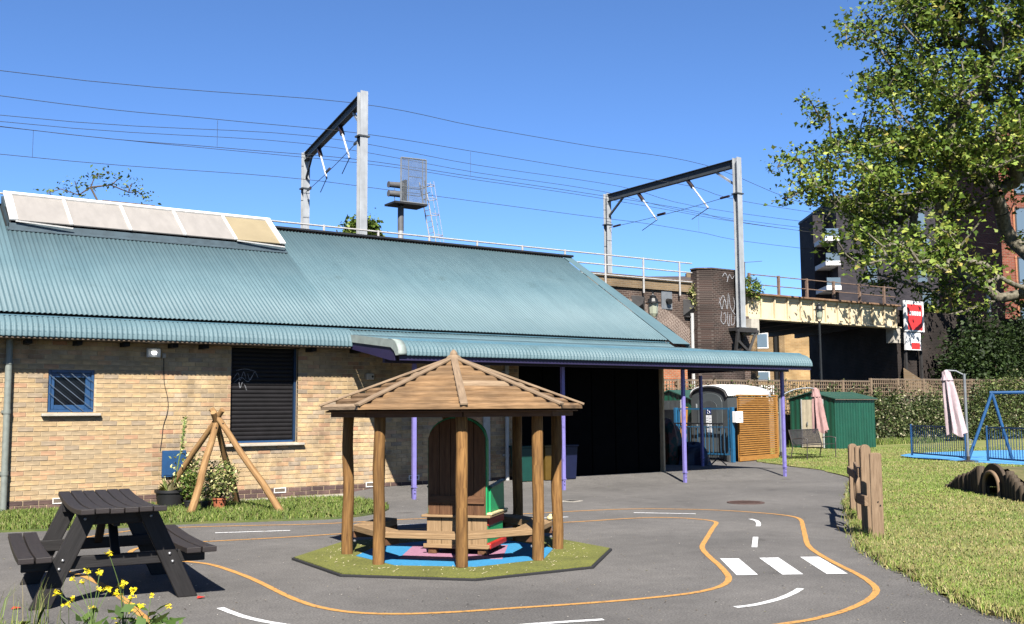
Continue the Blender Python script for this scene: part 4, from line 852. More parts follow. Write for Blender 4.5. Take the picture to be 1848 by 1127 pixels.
railing((26.98, 16.30), (25.85, 13.9), 'blue railing panel in front of the swing legs at the right edge')
# ------------------------------------------------------------------ parasols
def parasol(loc, top, h_top, h_bot, r_t, r_b, lean, m, label, mast, mast_top, arm):
    o = thing('parasol', label, 'parasol', (*loc, 0.02)); n = 20; vs = []; rings = []
    for i in range(9):
        f = i/8; z = h_top+(h_bot-h_top)*f; r_ = r_t+(r_b-r_t)*f**0.8; ring_ = []
        for k in range(n*2):
            a = math.pi*k/n; rr_ = r_*(1+0.28*math.cos(a*7+f*1.5)*min(1, f*2+.15)); zz = z-(0.06*math.cos(a*3) if i == 8 else 0)
            ring_.append((top[0]+lean[0]*f+rr_*math.cos(a), top[1]+lean[1]*f+rr_*math.sin(a), zz))
        vs += ring_
    q = MB(); m_ = n*2; q.add(vs, [(i*m_+k, i*m_+(k+1) % m_, (i+1)*m_+(k+1) % m_, (i+1)*m_+k) for i in range(8) for k in range(m_)]); q.build('canopy', m, o, smooth=True)
    q = MB(); n2 = 16; vs = []
    for i in range(6):
        f = i/5; r_ = 0.02+0.155*f*(r_t/0.12); vs += [(top[0]+lean[0]*f*.12+r_*(1+0.1*math.cos(8*math.pi*2*k/n2))*math.cos(2*math.pi*k/n2), top[1]+lean[1]*f*.12+r_*math.sin(2*math.pi*k/n2), h_top+0.05-0.30*f*f*0.9-0.02*f) for k in range(n2)]
    q.add(vs, [(i*n2+k, i*n2+(k+1) % n2, (i+1)*n2+(k+1) % n2, (i+1)*n2+k) for i in range(5) for k in range(n2)]); q.build('top_flap', m, o, smooth=True)
    q = MB(); q.tube((mast[0], mast[1], 0), (mast[0], mast[1], mast_top), 0.038, n=12); q.build('mast', 'grey_steel', o, smooth=True)
    q = MB(); q.path([V(a) for a in arm], 0.022, 8); q.build('arm', 'grey_steel', o, smooth=True)
    q = MB(); q.lathe([(0.26, 0), (0.26, 0.03), (0.05, 0.05), (0.05, 0.15)], (mast[0], mast[1], 0), 16); q.build('base', 'dark_steel', o)
    return o
o = parasol((26.3, 16.55), (-0.30, 0.28), 2.48, 0.74, 0.11, 0.22, (0.20, -0.12), 'pale_pink_cloth', 'closed pale pink parasol beside the blue swing frame', (0.05, -0.05), 2.42, [(0.05, -0.05, 2.38), (-0.1, 0.1, 2.5), (-0.30, 0.28, 2.52)])
q = MB(); q.path([(0.09, -0.08, 0.62), (0.14, -0.12, 0.60), (0.15, -0.12, 0.48), (0.09, -0.08, 0.46)], 0.012, 6); q.build('crank', 'grey_steel', o)
aa = [tuple(p) for p in catmull([(-0.95, 0.62, 1.75), (-0.85, 0.56, 1.92), (-0.55, 0.36, 2.08), (-0.2, 0.13, 2.13), (0.0, 0.0, 2.10)], 5)]
parasol((26.0, 21.35), (0, 0), 2.09, 0.77, 0.10, 0.20, (0.10, -0.07), 'pink_cloth', 'closed dusky pink parasol hanging in front of the green shed door', (-0.95, 0.62), 1.8, aa)
# ------------------------------------------------------------------ metal bench
bn_ = thing('garden_bench', 'dark perforated metal bench in front of the green shed', 'bench', (24.9, 20.55, 0.02), math.atan2(0.59, 2.42))
for x in (-0.95, 0.95):
    q = MB(); q.path([(x, -0.22, 0), (x, -0.23, 0.40), (x, -0.24, 0.60), (x, -0.05, 0.63), (x, 0.20, 0.60)], 0.016, 8); q.build('leg', 'bench_metal', bn_, smooth=True)
    q = MB(); q.path([(x, 0.30, 0), (x, 0.22, 0.40), (x, 0.34, 0.86)], 0.016, 8); q.build('leg', 'bench_metal', bn_, smooth=True)
q = MB()
for i in range(46): x = -0.93+1.86*i/45; q.bar((x, -0.22, 0.42), (x, 0.22, 0.40), 0.022, 0.006)
for j in range(5): y = -0.22+0.44*j/4; q.bar((-0.94, y, 0.415-0.01*j/4), (0.94, y, 0.415-0.01*j/4), 0.025, 0.008)
o = q.build('seat', 'bench_metal', bn_); tag(o, kind='stuff')
q = MB()
for i in range(60): x = -0.93+1.86*i/59; q.bar((x, 0.225, 0.44), (x, 0.335, 0.84), 0.013, 0.005, up=(0, -1, 0.2))
for j in range(14): f = j/13; q.bar((-0.94, 0.225+0.11*f, 0.44+0.40*f), (0.94, 0.225+0.11*f, 0.44+0.40*f), 0.005, 0.014)
for z, y in ((0.44, 0.225), (0.85, 0.337)): q.bar((-0.95, y, z), (0.95, y, z), 0.03, 0.03)
o = q.build('backrest', 'bench_metal', bn_); tag(o, kind='stuff')
# ------------------------------------------------------------------ sheds
def shed(loc, rz, Lx, Wy, he, hr, label, doorw, door_m, win=False):
    """front (door) face at x = 0 looking along -x; side faces -y"""
    o = thing('shed', label, 'shed', loc, rz, 'green metal garden sheds')
    def ribbed(name, p0, p1, z0, z1, n, gable=None):
        p0 = V((*p0, 0)); p1 = V((*p1, 0)); d = p1-p0; L_ = d.length; d.normalize(); nn = V((d.y, -d.x, 0)); q = MB(); vs = []
        for i in range(n*4+1):
            f = i/(n*4); w_ = (0, 0.016, 0.016, 0)[i % 4]; p = p0+d*(L_*f)+nn*w_; zt = z1 if gable is None else gable(f)
            vs += [(p.x, p.y, z0), (p.x, p.y, zt)]
        q.add(vs, [(2*i, 2*i+2, 2*i+3, 2*i+1) for i in range(n*4)]); ob = q.build(name, 'shed_green', o); md = ob.modifiers.new('thickness', 'SOLIDIFY'); md.thickness = 0.006; return ob
    gb = lambda f: he+(hr-he)*(1-abs(2*f-1))
    ribbed('side_wall', (0, 0), (Lx, 0), 0, he, 15); ribbed('back_wall', (Lx, 0), (Lx, Wy), 0, he, 8, gb); ribbed('side_wall', (Lx, Wy), (0, Wy), 0, he, 15); ribbed('front_wall', (0, Wy), (0, 0), 0, he, 9, gb)
    for s_ in (0, 1):
        y0, y1 = (-0.10, Wy/2) if s_ == 0 else (Wy+0.10, Wy/2); sl_ = (hr-he)/(Wy/2); z0 = he-0.10*sl_+0.02; q = MB()
        q.add([(-0.08, y0, z0), (Lx+0.08, y0, z0), (Lx+0.08, y1, hr+0.02), (-0.08, y1, hr+0.02)], [(0, 1, 2, 3) if s_ == 0 else (3, 2, 1, 0)]); ob = q.build('roof', 'shed_roof', o); md = ob.modifiers.new('thickness', 'SOLIDIFY'); md.thickness = 0.03; md.offset = 0
        if s_ == 0: q = MB(); q.b(-0.08, Lx+0.08, -0.115, -0.10, z0-0.04, z0-0.016); q.build('eave_trim', 'soffit_board', o)
    yc = Wy*0.48; n_ = 8; dw = doorw
    for i in range(n_):
        q = MB(); q.b(-0.045 if i % 2 else -0.037, -0.02, yc-dw/2+i*dw/n_, yc-dw/2+(i+1)*dw/n_-0.004, 0.06, he-0.03); q.build('door_board', door_m, o)
    for y in (yc-dw/2-0.04, yc+dw/2+0.005): q = MB(); q.b(-0.055, -0.018, y, y+0.035, 0.03, he-0.01); q.build('door_frame', 'white_pipe', o)
    q = MB(); q.b(-0.075, -0.046, yc+dw*0.22, yc+dw*0.26, 0.85, 0.98); q.build('door_handle', 'grey_steel', o)
    if win: q = MB(); q.b(-0.06, -0.047, yc-dw/2+.05, yc+dw/2-.05, 0.75, 1.5); q.build('pane', 'dark_glass', o)
    return o
shed((31.0, 24.6, 0.02), 0, 2.32, 2.1, 1.84, 2.08, 'green metal garden shed with cream door behind the metal bench', 0.95, 'cream_sheet')
shed((22.6, 23.35, 0.0), 0, 1.9, 1.9, 1.82, 2.10, 'green metal shed half hidden behind the grey portable toilet', 0.9, 'toilet_grey', True)
# ------------------------------------------------------------------ portable toilet (front faces -x)
tl = thing('portable_toilet', 'grey portable toilet with white curved roof behind the blue gate', 'toilet', (22.05, 21.30, 0.0))
TW, TD, TH_ = 1.50, 1.75, 1.86
def tarch(y): return TH_+0.31*math.sqrt(max(0, 1-((y-TW/2)/(TW/2))**2))**0.9
prof = [(TW*j/20, tarch(TW*j/20)) for j in range(21)]
q = MB(); q.extrude([(0, 0), (TW, 0)]+prof[::-1], (0, 0, 0), (0, 1, 0), (0, 0, 1), (1, 0, 0), 0.04); q.build('front_panel', 'toilet_grey', tl)
q = MB(); q.b(0.041, TD, 0.0, 0.04, 0, TH_); q.b(0.041, TD, TW-0.04, TW, 0, TH_); q.b(TD-0.04, TD, 0.041, TW-0.041, 0, TH_); q.build('side_panels', 'toilet_grey', tl)
vs = []
for x, dz in ((-0.03, 0.02), (0.5, 0.045), (1.25, 0.045), (TD+0.05, 0.0)):
    vs += [(x, y+(y-TW/2)*0.05, z+dz) for y, z in prof]
q = MB(); q.add(vs, [(r_*21+j, r_*21+j+1, (r_+1)*21+j+1, (r_+1)*21+j) for r_ in range(3) for j in range(20)]); ob = q.build('roof', 'white_plastic', tl, smooth=True); md = ob.modifiers.new('thickness', 'SOLIDIFY'); md.thickness = 0.03
q = MB(); q.path([(-0.035, y, z-0.01) for y, z in prof], 0.028, 8); q.build('roof_rim', 'dark_steel', tl, smooth=True)
dp = [(0.20+1.02*j/16, 1.72+0.26*math.sqrt(max(0, 1-((j-8)/8)**2))) for j in range(17)]
q = MB(); q.extrude([(0.20, 0.08), (1.22, 0.08)]+dp[::-1], (-0.022, 0, 0), (0, 1, 0), (0, 0, 1), (1, 0, 0), 0.021); dr_ = q.build('door', 'toilet_door', tl, bevel=0.008)
dp = [(0.40+0.62*j/16, 1.58+0.18*math.sqrt(max(0, 1-((j-8)/8)**2))) for j in range(17)]
q = MB(); q.extrude([(0.40, 1.0), (1.02, 1.0)]+dp[::-1], (-0.032, 0, 0), (0, 1, 0), (0, 0, 1), (1, 0, 0), 0.0095); q.build('door_recess', 'toilet_grey', dr_, bevel=0.006)
q = MB(); q.b(-0.038, -0.0325, 0.64, 0.84, 1.36, 1.56); q.build('wheelchair_sign', 'navy_sign', dr_)
q = MB(); q.path([V((-0.041, 0.77, 1.50)), V((-0.041, 0.765, 1.45)), V((-0.041, 0.70, 1.45)), V((-0.041, 0.68, 1.40))], 0.007, 5)
q.path([V((-0.041, 0.74+0.045*math.cos(a), 1.42+0.045*math.sin(a))) for a in [R(130+i*26) for i in range(10)]], 0.006, 5); q.ball((-0.041, 0.77, 1.53), 0.012, 6); q.build('wheelchair_symbol', 'paper', dr_)
for (y0, y1, z0, z1) in ((0.63, 0.73, 0.95, 1.33), (0.745, 0.85, 1.0, 1.33), (0.62, 0.84, 0.76, 0.94)):
    q = MB(); q.b(-0.0385, -0.033, y0, y1, z0, z1); n_ = q.build('notice', 'paper', dr_); q = MB()
    for j in range(4): q.b(-0.040, -0.0386, y0+.02, y1-.02, z0+.03+j*(z1-z0-.05)/4, z0+.042+j*(z1-z0-.05)/4)
    o2 = q.build('print_lines', 'ink', n_)
q = MB(); q.b(-0.05, -0.0225, 0.27, 0.33, 0.92, 1.10); q.build('handle', 'dark_steel', dr_, bevel=0.006)
for z in (0.35, 0.95, 1.55):
    q = MB(); q.b(-0.03, -0.0, 1.235, 1.275, z, z+0.12); q.build('hinge', 'galv', tl)
# ------------------------------------------------------------------ slatted screen, blue gate, barrier
sd_ = thing('slatted_screen', 'orange timber slatted screen beside the portable toilet', 'screen', (21.97, 20.80, 0), math.atan2(0.62, 2.30)); SLn = 2.42
for i in range(27):
    z = 0.19+i*0.0625; q = MB(); q.b(0.0, SLn-0.10, -0.02, 0.0, z, z+0.039); q.build('slat', 'orange_board', sd_)
for x in (0.03, 1.15, SLn-0.10): q = MB(); q.b(x, x+0.07, 0.001, 0.06, 0, 1.88); q.build('upright', 'orange_board', sd_)
q = MB(); q.b(SLn-0.095, SLn, -0.025, 0.0005, 0.10, 1.89); q.build('end_board', 'orange_board', sd_); q = MB(); q.b(-0.01, SLn, -0.022, -0.0, 0.02, 0.165); q.build('gravel_board', 'orange_board', sd_)
q = MB(); q.b(-0.02, SLn, -0.03, 0.07, 1.891, 1.925); q.build('top_rail', 'orange_board', sd_)
gt = thing('blue_gate', 'blue steel gate frame in front of the grey portable toilet', 'gate', (21.62, 20.72, 0))
q = MB(); q.b(-0.05, 0.05, -0.05, 0.05, 0, 1.56); q.build('gate_post', 'gate_blue', gt, bevel=0.006); q = MB(); q.b(-0.05, 0.05, 2.25, 2.35, 0, 1.56); q.build('gate_post', 'gate_blue', gt, bevel=0.006)
for z in (0.20, 1.50): q = MB(); q.b(-0.018, 0.018, 0.12, 2.20, z, z+0.045); q.build('gate_rail', 'gate_blue', gt)
for y in (0.12, 2.16): q = MB(); q.b(-0.018, 0.018, y, y+0.04, 0.246, 1.499); q.build('gate_stile', 'gate_blue', gt)
for i in range(1, 13): q = MB(); q.tube((0, 0.16+i*0.154, 0.246), (0, 0.16+i*0.154, 0.98), 0.009, n=6); q.build('gate_bar', 'gate_blue', gt)
q = MB(); q.b(-0.018, 0.018, 0.161, 2.159, 0.98, 1.01); q.build('gate_rail', 'gate_blue', gt)
for z in (0.35, 1.2): q = MB(); q.b(-0.012, 0.012, 0.051, 0.119, z, z+0.06); q.build('hinge', 'bolt_steel', gt)
o = thing('entry_box', 'white plastic box fixed to the blue gate post', 'box', (21.62, 20.645, 1.12))
q = MB(); q.b(-0.06, 0.22, -0.14, 0.02, 0, 0.32); q.build('case', 'white_plastic', o, bevel=0.015, seg=2)
q = MB(); q.b(0.03, 0.14, -0.1415, -0.1405, 0.12, 0.145); q.build('print_lines', 'ink', o); q = MB(); q.b(0.0, 0.16, -0.1415, -0.1405, 0.20, 0.24); q.build('pale_print', 'pale_pink_cloth', o)
ba = thing('crowd_barrier', 'black crowd control barrier standing under the canopy end', 'barrier', (19.55, 19.05, gz(19.55, 19.2)))
for z in (0.16, 1.08): q = MB(); q.tube((0, 0.0, z), (0, 2.3, z), 0.018, n=8); q.build('rail', 'barrier_black', ba, smooth=True)
for y in (0.0, 2.3): q = MB(); q.tube((0, y, 0.16), (0, y, 1.08), 0.018, n=8); q.build('end_tube', 'barrier_black', ba, smooth=True)
for i in range(1, 19): q = MB(); q.tube((0, i*2.3/19, 0.17), (0, i*2.3/19, 1.07), 0.008, n=6); q.build('bar', 'barrier_black', ba)
for y in (0.22, 2.08):
    for s_ in (-1, 1): q = MB(); q.tube((0, y, 0.20), (s_*0.30, y, 0.0), 0.018, n=8); q.build('foot', 'barrier_black', ba)
for i, (y, rr_) in enumerate(((22.98, 0.07), (23.10, 0.05))):
    q = MB(); q.bar((0, 0, 0), (0.16, 0.0, 1.58+0.1*i), 0.13, 0.03, up=(0, 1, 0.1)); q.build('timber_plank', 'orange_board', loc=(21.85, y, 0.002), label=('long orange timber plank leaning beside the portable toilet, nearer one', 'taller orange timber plank leaning behind the other plank by the toilet')[i], cat='plank', group='planks leaning by the toilet', bevel=0.004)
def lump(name, loc, rx_, ry_, rz2, m, label, cat, seed):
    rg_ = np.random.default_rng(seed); q = MB(); n = 14; vs = []; ph = rg_.uniform(0, 6, 6)
    for i in range(9):
        f = i/8; zz = rz2*math.sin(f*math.pi/2); r_ = math.cos(f*math.pi/2)**0.6
        for k in range(n):
            a = 2*math.pi*k/n; w_ = 1+0.13*math.sin(3*a+ph[0]+f*3)+0.09*math.sin(5*a+ph[1]-f*5); vs.append((rx_*r_*w_*math.cos(a), ry_*r_*w_*math.sin(a), zz*(1+0.08*math.sin(a*2+ph[2]))))
    q.add(vs, [(i*n+k, i*n+(k+1) % n, (i+1)*n+(k+1) % n, (i+1)*n+k) for i in range(8) for k in range(n)]+[tuple(range(n-1, -1, -1))]); return q.build(name, m, loc=loc, label=label, cat=cat)
lump('covered_pile', (18.3, 19.9, gz(18.3, 19.9)), 0.45, 0.55, 1.10, 'tarp_mixed', 'colourful covered pile in the shade at the building corner', 'pile', 3)
lump('blue_sack', (18.55, 19.15, gz(18.5, 19.2)), 0.42, 0.40, 0.55, 'tarp_blue', 'dark blue sack slumped by the crowd barrier', 'sack', 5)
# ------------------------------------------------------------------ bins under the canopy
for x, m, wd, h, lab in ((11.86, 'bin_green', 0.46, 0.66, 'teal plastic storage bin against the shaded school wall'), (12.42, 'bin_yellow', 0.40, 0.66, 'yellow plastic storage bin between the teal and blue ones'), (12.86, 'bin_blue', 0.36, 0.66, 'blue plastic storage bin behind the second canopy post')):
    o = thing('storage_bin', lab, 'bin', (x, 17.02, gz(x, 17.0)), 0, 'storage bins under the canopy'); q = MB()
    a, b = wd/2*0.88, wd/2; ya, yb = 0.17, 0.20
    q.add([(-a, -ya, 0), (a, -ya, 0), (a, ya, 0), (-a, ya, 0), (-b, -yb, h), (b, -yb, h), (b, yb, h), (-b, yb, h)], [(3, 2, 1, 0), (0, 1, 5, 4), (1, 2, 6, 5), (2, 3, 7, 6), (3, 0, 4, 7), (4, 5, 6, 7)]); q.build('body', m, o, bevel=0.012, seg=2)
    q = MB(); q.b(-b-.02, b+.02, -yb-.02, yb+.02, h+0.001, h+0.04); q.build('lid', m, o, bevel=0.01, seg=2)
# ------------------------------------------------------------------ foliage helpers
LEAF6 = np.array([(0, 0, 0), (0.42, 0.30, 0.05), (0.20, 0.52, 0.0), (0, 1.0, -0.06), (-0.20, 0.52, 0.0), (-0.42, 0.30, 0.05)])
LEAF4 = np.array([(0, 0, 0), (0.30, 0.45, 0.06), (0, 1.0, 0), (-0.30, 0.45, 0.06)])
def rand_rot(n, up=0.35):
    """random leaf frames; up pulls the normals towards the sky"""
    nn = RNG.normal(size=(n, 3)); nn /= np.linalg.norm(nn, axis=1)[:, None]; nn[:, 2] = np.abs(nn[:, 2])+up; nn /= np.linalg.norm(nn, axis=1)[:, None]
    t = RNG.normal(size=(n, 3)); t -= (t*nn).sum(1)[:, None]*nn; t /= np.linalg.norm(t, axis=1)[:, None]
    return np.cross(t, nn), t, nn
def leaves(name, cen, size, pal, parent=None, shape=LEAF6, up=0.35, m='leaf', kind=None):
    n = len(cen); a, t, nn = rand_rot(n, up); s_ = (size*RNG.uniform(0.45, 1.35, n))[:, None]
    vs = np.stack([cen+(a*p[0]+t*(p[1]-0.45)+nn*p[2])*s_ for p in shape], 1).reshape(-1, 3)
    k = len(shape); fs = np.arange(n*k).reshape(n, k)
    P = np.array([p[0] for p in pal]); w_ = np.array([p[1] for p in pal], float); w_ /= w_.sum()
    c = P[RNG.choice(len(P), n, p=w_)]*RNG.uniform(0.75, 1.25, (n, 1))
    o = npmesh(name, m, vs, fs, c, parent)
    if kind: tag(o, kind=kind)
    return o
GREEN = [((0.050, 0.085, 0.014), 5), ((0.075, 0.110, 0.020), 4), ((0.105, 0.130, 0.028), 2), ((0.036, 0.062, 0.012), 4), ((0.13, 0.115, 0.03), 0.5)]
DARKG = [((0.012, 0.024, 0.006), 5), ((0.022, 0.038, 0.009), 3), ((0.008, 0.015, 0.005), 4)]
HEDGE = [((0.024, 0.038, 0.012), 5), ((0.045, 0.062, 0.020), 4), ((0.095, 0.105, 0.048), 1.8), ((0.21, 0.20, 0.14), 1.1)]  # palest tone paints glints of light into the leaf colours
VARIEG = [((0.11, 0.14, 0.04), 4), ((0.26, 0.25, 0.11), 4), ((0.06, 0.09, 0.025), 3), ((0.33, 0.31, 0.18), 2)]
def blob(n, c, r, clump=10, spread=0.22, low=False):
    c = np.array(c); r = np.array(r); k = max(1, n//clump); d = RNG.normal(size=(k, 3)); d /= np.linalg.norm(d, axis=1)[:, None]
    if low: d[:, 2] = np.abs(d[:, 2])
    p = c+d*r*(RNG.uniform(0.25, 1, (k, 1))**0.5)
    p = np.repeat(p, clump, 0); return p+RNG.normal(size=p.shape)*r*spread
def grow(base, top, pts, trunk_r, parent, mname='bark', tip=0.012, name='trunk', min_r=0.0, fork=None):
    """join points into a branching skeleton, thicken it by the number of twigs it carries"""
    nodes = [np.array(base, float), *[np.array(base, float)+(np.array(top, float)-np.array(base, float))*f for f in (0.33, 0.66, 1.0)]]
    par = [-1, 0, 1, 2]; pts = sorted(pts, key=lambda p: np.linalg.norm(p-np.array(top)))
    for p in pts:
        A = np.array(nodes[2:]); d = np.linalg.norm(A-p, axis=1); dt = np.linalg.norm(A-np.array(top), axis=1)
        i = int(np.argmin(d+0.28*dt))+2; q = A[i-2]; L_ = d[i-2]; seg = max(1, int(L_/0.9))
        prev = i
        for s_ in range(1, seg+1):
            f = s_/seg; nodes.append(q+(p-q)*f+(RNG.normal(size=3)*0.06*L_*(0 if s_ == seg else 1))-np.array([0, 0, 0.05*math.sin(f*math.pi)*L_])); par.append(prev); prev = len(nodes)-1
    cnt = np.zeros(len(nodes)); ch = {}
    for i, p in enumerate(par):
        if p >= 0: ch.setdefault(p, []).append(i)
    for i in range(len(nodes)-1, -1, -1):
        if i not in ch: cnt[i] += 1
        if par[i] >= 0: cnt[par[i]] += cnt[i]
    rad = np.maximum(tip, trunk_r*(cnt/cnt[0])**0.45)
    mb = MB()
    for i in range(1, len(nodes)):
        p = par[i]
        if rad[i] < min_r: continue
        mb.tube(nodes[p], nodes[i], float(min(rad[p], rad[i]*1.5)), float(rad[i]), 8 if rad[i] > 0.06 else 5, caps=False)
    return mb.build(name, mname, parent, smooth=True), nodes
# ------------------------------------------------------------------ viaduct
VT = 30.0
def uvwall(mb, name, m, parent=None, **k):
    return mb.build(name, m, parent, **k)
vd = thing('viaduct', 'dark brick railway viaduct with arch behind the school', 'viaduct', (0, VT, 0))
arc = [(26+4.15*math.cos(math.pi-math.pi*j/28), 1.0+4.15*math.sin(math.pi-math.pi*j/28)) for j in range(29)]
face = [(-45, -0.1), (21.85, -0.1)]+arc+[(30.15, -0.1), (31.9, -0.1), (31.9, 6.2), (-45, 6.2)]
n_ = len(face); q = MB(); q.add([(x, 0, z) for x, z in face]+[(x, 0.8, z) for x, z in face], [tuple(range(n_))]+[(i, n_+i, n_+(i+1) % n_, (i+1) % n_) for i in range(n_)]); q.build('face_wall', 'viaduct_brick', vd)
q = MB(); vs = []; uvs = []; fs = []; nr = 40; a0, a1 = math.pi-0.05, 0.05
for r_ in (4.16, 4.77):
    for y in (-0.03, 0.3):
        for j in range(nr+1): a = a0+(a1-a0)*j/nr; vs.append((26+r_*math.cos(a), y, 1.0+r_*math.sin(a)))
M_ = nr+1
for j in range(nr):
    u0, u1 = j/nr*14, (j+1)/nr*14
    fs.append((j, 2*M_+j, 2*M_+j+1, j+1)); uvs.append([(0, u0), (0.62, u0), (0.62, u1), (0, u1)])
    fs.append((2*M_+j, 3*M_+j, 3*M_+j+1, 2*M_+j+1)); uvs.append([(0, u0), (.3, u0), (.3, u1), (0, u1)])
q.add(vs, fs, uvs); q.build('arch_ring', 'arch_brick', vd)
q = MB(); q.b(21.8, 30.2, 0.45, 0.6, -0.1, 5.4, wall=True); q.build('arch_infill', 'orange_brick', vd)
q = MB(); q.b(26.2, 27.6, 0.40, 0.449, 0.9, 2.3); wdw = q.build('arch_window', 'dark_glass', vd); q = MB(); q.b(26.1, 27.7, 0.38, 0.45, 2.31, 2.5); q.build('window_head', 'shed_green', wdw)
q = MB(); q.b(-45, 29.3, -0.10, 0.35, 6.2, 6.62, wall=True); q.build('parapet', 'parapet_brick', vd)
q = MB(); q.b(-45, 29.3, -0.14, 0.40, 6.621, 6.68, wall=True); q.build('coping', 'viaduct_brick', vd)
q = MB(); q.b(-45, 31.6, 0.81, 9.3, 5.2, 6.25); q.build('deck', 'dark_steel', vd); q = MB(); q.b(-45, 31.9, 9.3, 9.8, -0.1, 6.6, wall=True); q.build('rear_wall', 'viaduct_brick', vd)
pier = [(29.15, 0.0), (29.15, -0.35), (29.62, -0.72), (31.2, -0.72), (31.62, -0.35), (31.62, 0.0)]
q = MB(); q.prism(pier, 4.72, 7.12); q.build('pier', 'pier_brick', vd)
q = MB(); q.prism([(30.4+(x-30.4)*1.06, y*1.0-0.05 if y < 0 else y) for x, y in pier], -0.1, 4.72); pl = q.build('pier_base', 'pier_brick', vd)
q = MB(); q.prism([(30.4+(x-30.4)*1.03, y-0.03 if y < 0 else y) for x, y in pier], 7.121, 7.17); q.build('pier_cap', 'viaduct_brick', vd)
q = MB(); q.prism([(31.63, -0.3), (32.15, -0.3), (32.15, 1.2), (31.63, 1.2)], -0.1, 5.35); q.build('abutment', 'viaduct_brick', vd)
gw = [[(0, .55), (.12, .1), (.28, .5), (.42, .12), (.5, .75)], [(.55, .7), (.6, .25), (.75, .05), (.85, .3), (.8, .6)], [(.1, 0), (.05, -.35), (.2, -.5), (.33, -.3), (.3, -.05), (.2, -.1)], [(.45, 0), (.42, -.4), (.5, -.55), (.56, -.1)], [(.66, -.05), (.64, -.5), (.8, -.45), (.86, -.15)], [(.7, .05), (.95, -.1), (.9, .4)], [(-.05, .3), (.2, .65), (.35, .4)]]
scribble('graffiti', 'graffiti_white', gw, (30.0, -0.735, 5.42), (1, 0, 0), (0, 0, 1), (0, -1, 0), 0.010, vd)
scribble('graffiti', 'graffiti_white', [[(0, 0), (.15, .15), (.3, -.05), (.25, -.2), (.4, .1), (.55, -.05), (.7, .12)]], (30.2, -0.735, 6.85), (1, 0, 0), (0, 0, 1), (0, -1, 0), 0.010, vd)
# colourful mural painted along the foot of the viaduct
mm = bpy.data.materials.new('mural'); mm.use_nodes = True; nd = mm.node_tree.nodes; lk = mm.node_tree.links; p_ = nd['Principled BSDF']; p_.inputs['Roughness'].default_value = 0.9
tc = nd.new('ShaderNodeTexCoord'); vo = nd.new('ShaderNodeTexVoronoi'); vo.inputs['Scale'].default_value = 2.2; rp = nd.new('ShaderNodeValToRGB'); rp.color_ramp.interpolation = 'CONSTANT'
cols_ = [(0, (.40, .40, .40)), (.22, (.05, .22, .25)), (.34, (.38, .12, .10)), (.46, (.42, .38, .34)), (.58, (.06, .06, .08)), (.68, (.30, .12, .25)), (.78, (.40, .42, .40)), (.9, (.08, .25, .14))]
rp.color_ramp.elements[0].color = (*[c*K for c in cols_[0][1]], 1); rp.color_ramp.elements[1].position = cols_[1][0]; rp.color_ramp.elements[1].color = (*[c*K for c in cols_[1][1]], 1)
for ps_, c in cols_[2:]: e = rp.color_ramp.elements.new(ps_); e.color = (*[v*K for v in c], 1)
lk.new(tc.outputs['UV'], vo.inputs['Vector']); sp2 = nd.new('ShaderNodeSeparateColor'); lk.new(vo.outputs['Color'], sp2.inputs[0]); lk.new(sp2.outputs[0], rp.inputs[0]); lk.new(rp.outputs[0], p_.inputs['Base Color']); MATS['mural'] = mm
q = MB(); q.b(-4, 21.5, -0.07, -0.01, 0.2, 2.2, wall=True); q.build('mural_panel', 'mural', vd); q = MB(); q.b(22.0, 29.0, 0.30, 0.36, 0.3, 2.05, wall=True); q.build('mural_panel', 'mural', vd); q = MB(); q.b(29.3, 31.6, -0.84, -0.80, 0.3, 2.0, wall=True); q.build('mural_panel', 'mural', vd)
for x, lab in ((26.3, 'rusty pyramid tie plate on the viaduct nearest the street lantern'), (29.02, 'rusty pyramid tie plate on the viaduct beside the white drainpipe')):
    o = thing('tie_plate', lab, 'tie plate', (x, VT-0.02, 5.58), 0, 'tie plates on the viaduct'); q = MB()
    q.add([(-.34, 0, .33), (.34, 0, .33), (.34, 0, -.33), (-.34, 0, -.33), (0, -.26, 0)], [(0, 1, 4), (1, 2, 4), (2, 3, 4), (3, 0, 4)]); q.build('pyramid', 'dark_steel', o)
    q = MB(); q.b(-.30, .30, -.12, 0, -.40, -.345); q.build('ledge', 'dark_steel', o)
o = thing('wall_plate', 'small grey-blue plate with a dark lamp on the viaduct', 'plate', (27.78, VT-0.02, 5.82)); q = MB(); q.b(-.28, .28, -.03, 0, -.36, .36); q.build('plate', 'grey_steel', o); q = MB(); q.tube((.02, -.03, -.03), (.02, -.2, -.08), .10, .12, 10); q.build('lamp', 'void_black', o)
q = MB(); q.tube((0, 0, 0), (0, 0, 5.35), 0.075, n=12); q.build('drainpipe', 'white_pipe', loc=(29.06, VT-0.12, 0.0), smooth=True, label='tall pale drainpipe running down the viaduct beside the brick pier', cat='drainpipe')
# railing along the parapet
def long_rail(name, label, y, x0, x1, step, zs, zp0, m, r_=0.028, rp_=0.04, square=False):
    o = thing(name, label, 'railing', (x0, y, zp0)); 
    for z in zs: q = MB(); q.tube((0, 0, z-zp0), (x1-x0, 0, z-zp0), r_, n=8); q.build('rail', m, o, smooth=True)
    x = 0.0
    while x <= x1-x0+0.01:
        q = MB()
        if square: q.b(x-rp_, x+rp_, -rp_, rp_, 0, zs[0]-zp0+0.05)
        else: q.tube((x, 0, 0), (x, 0, zs[0]-zp0+0.04), rp_, n=8)
        q.build('post', m, o); x += step
    return o
long_rail('viaduct_railing', 'pale three-rail railing along the top of the viaduct', VT-0.17, -6.0, 29.05, 1.91, (7.36, 6.98, 6.60), 6.02, 'rail_grey')
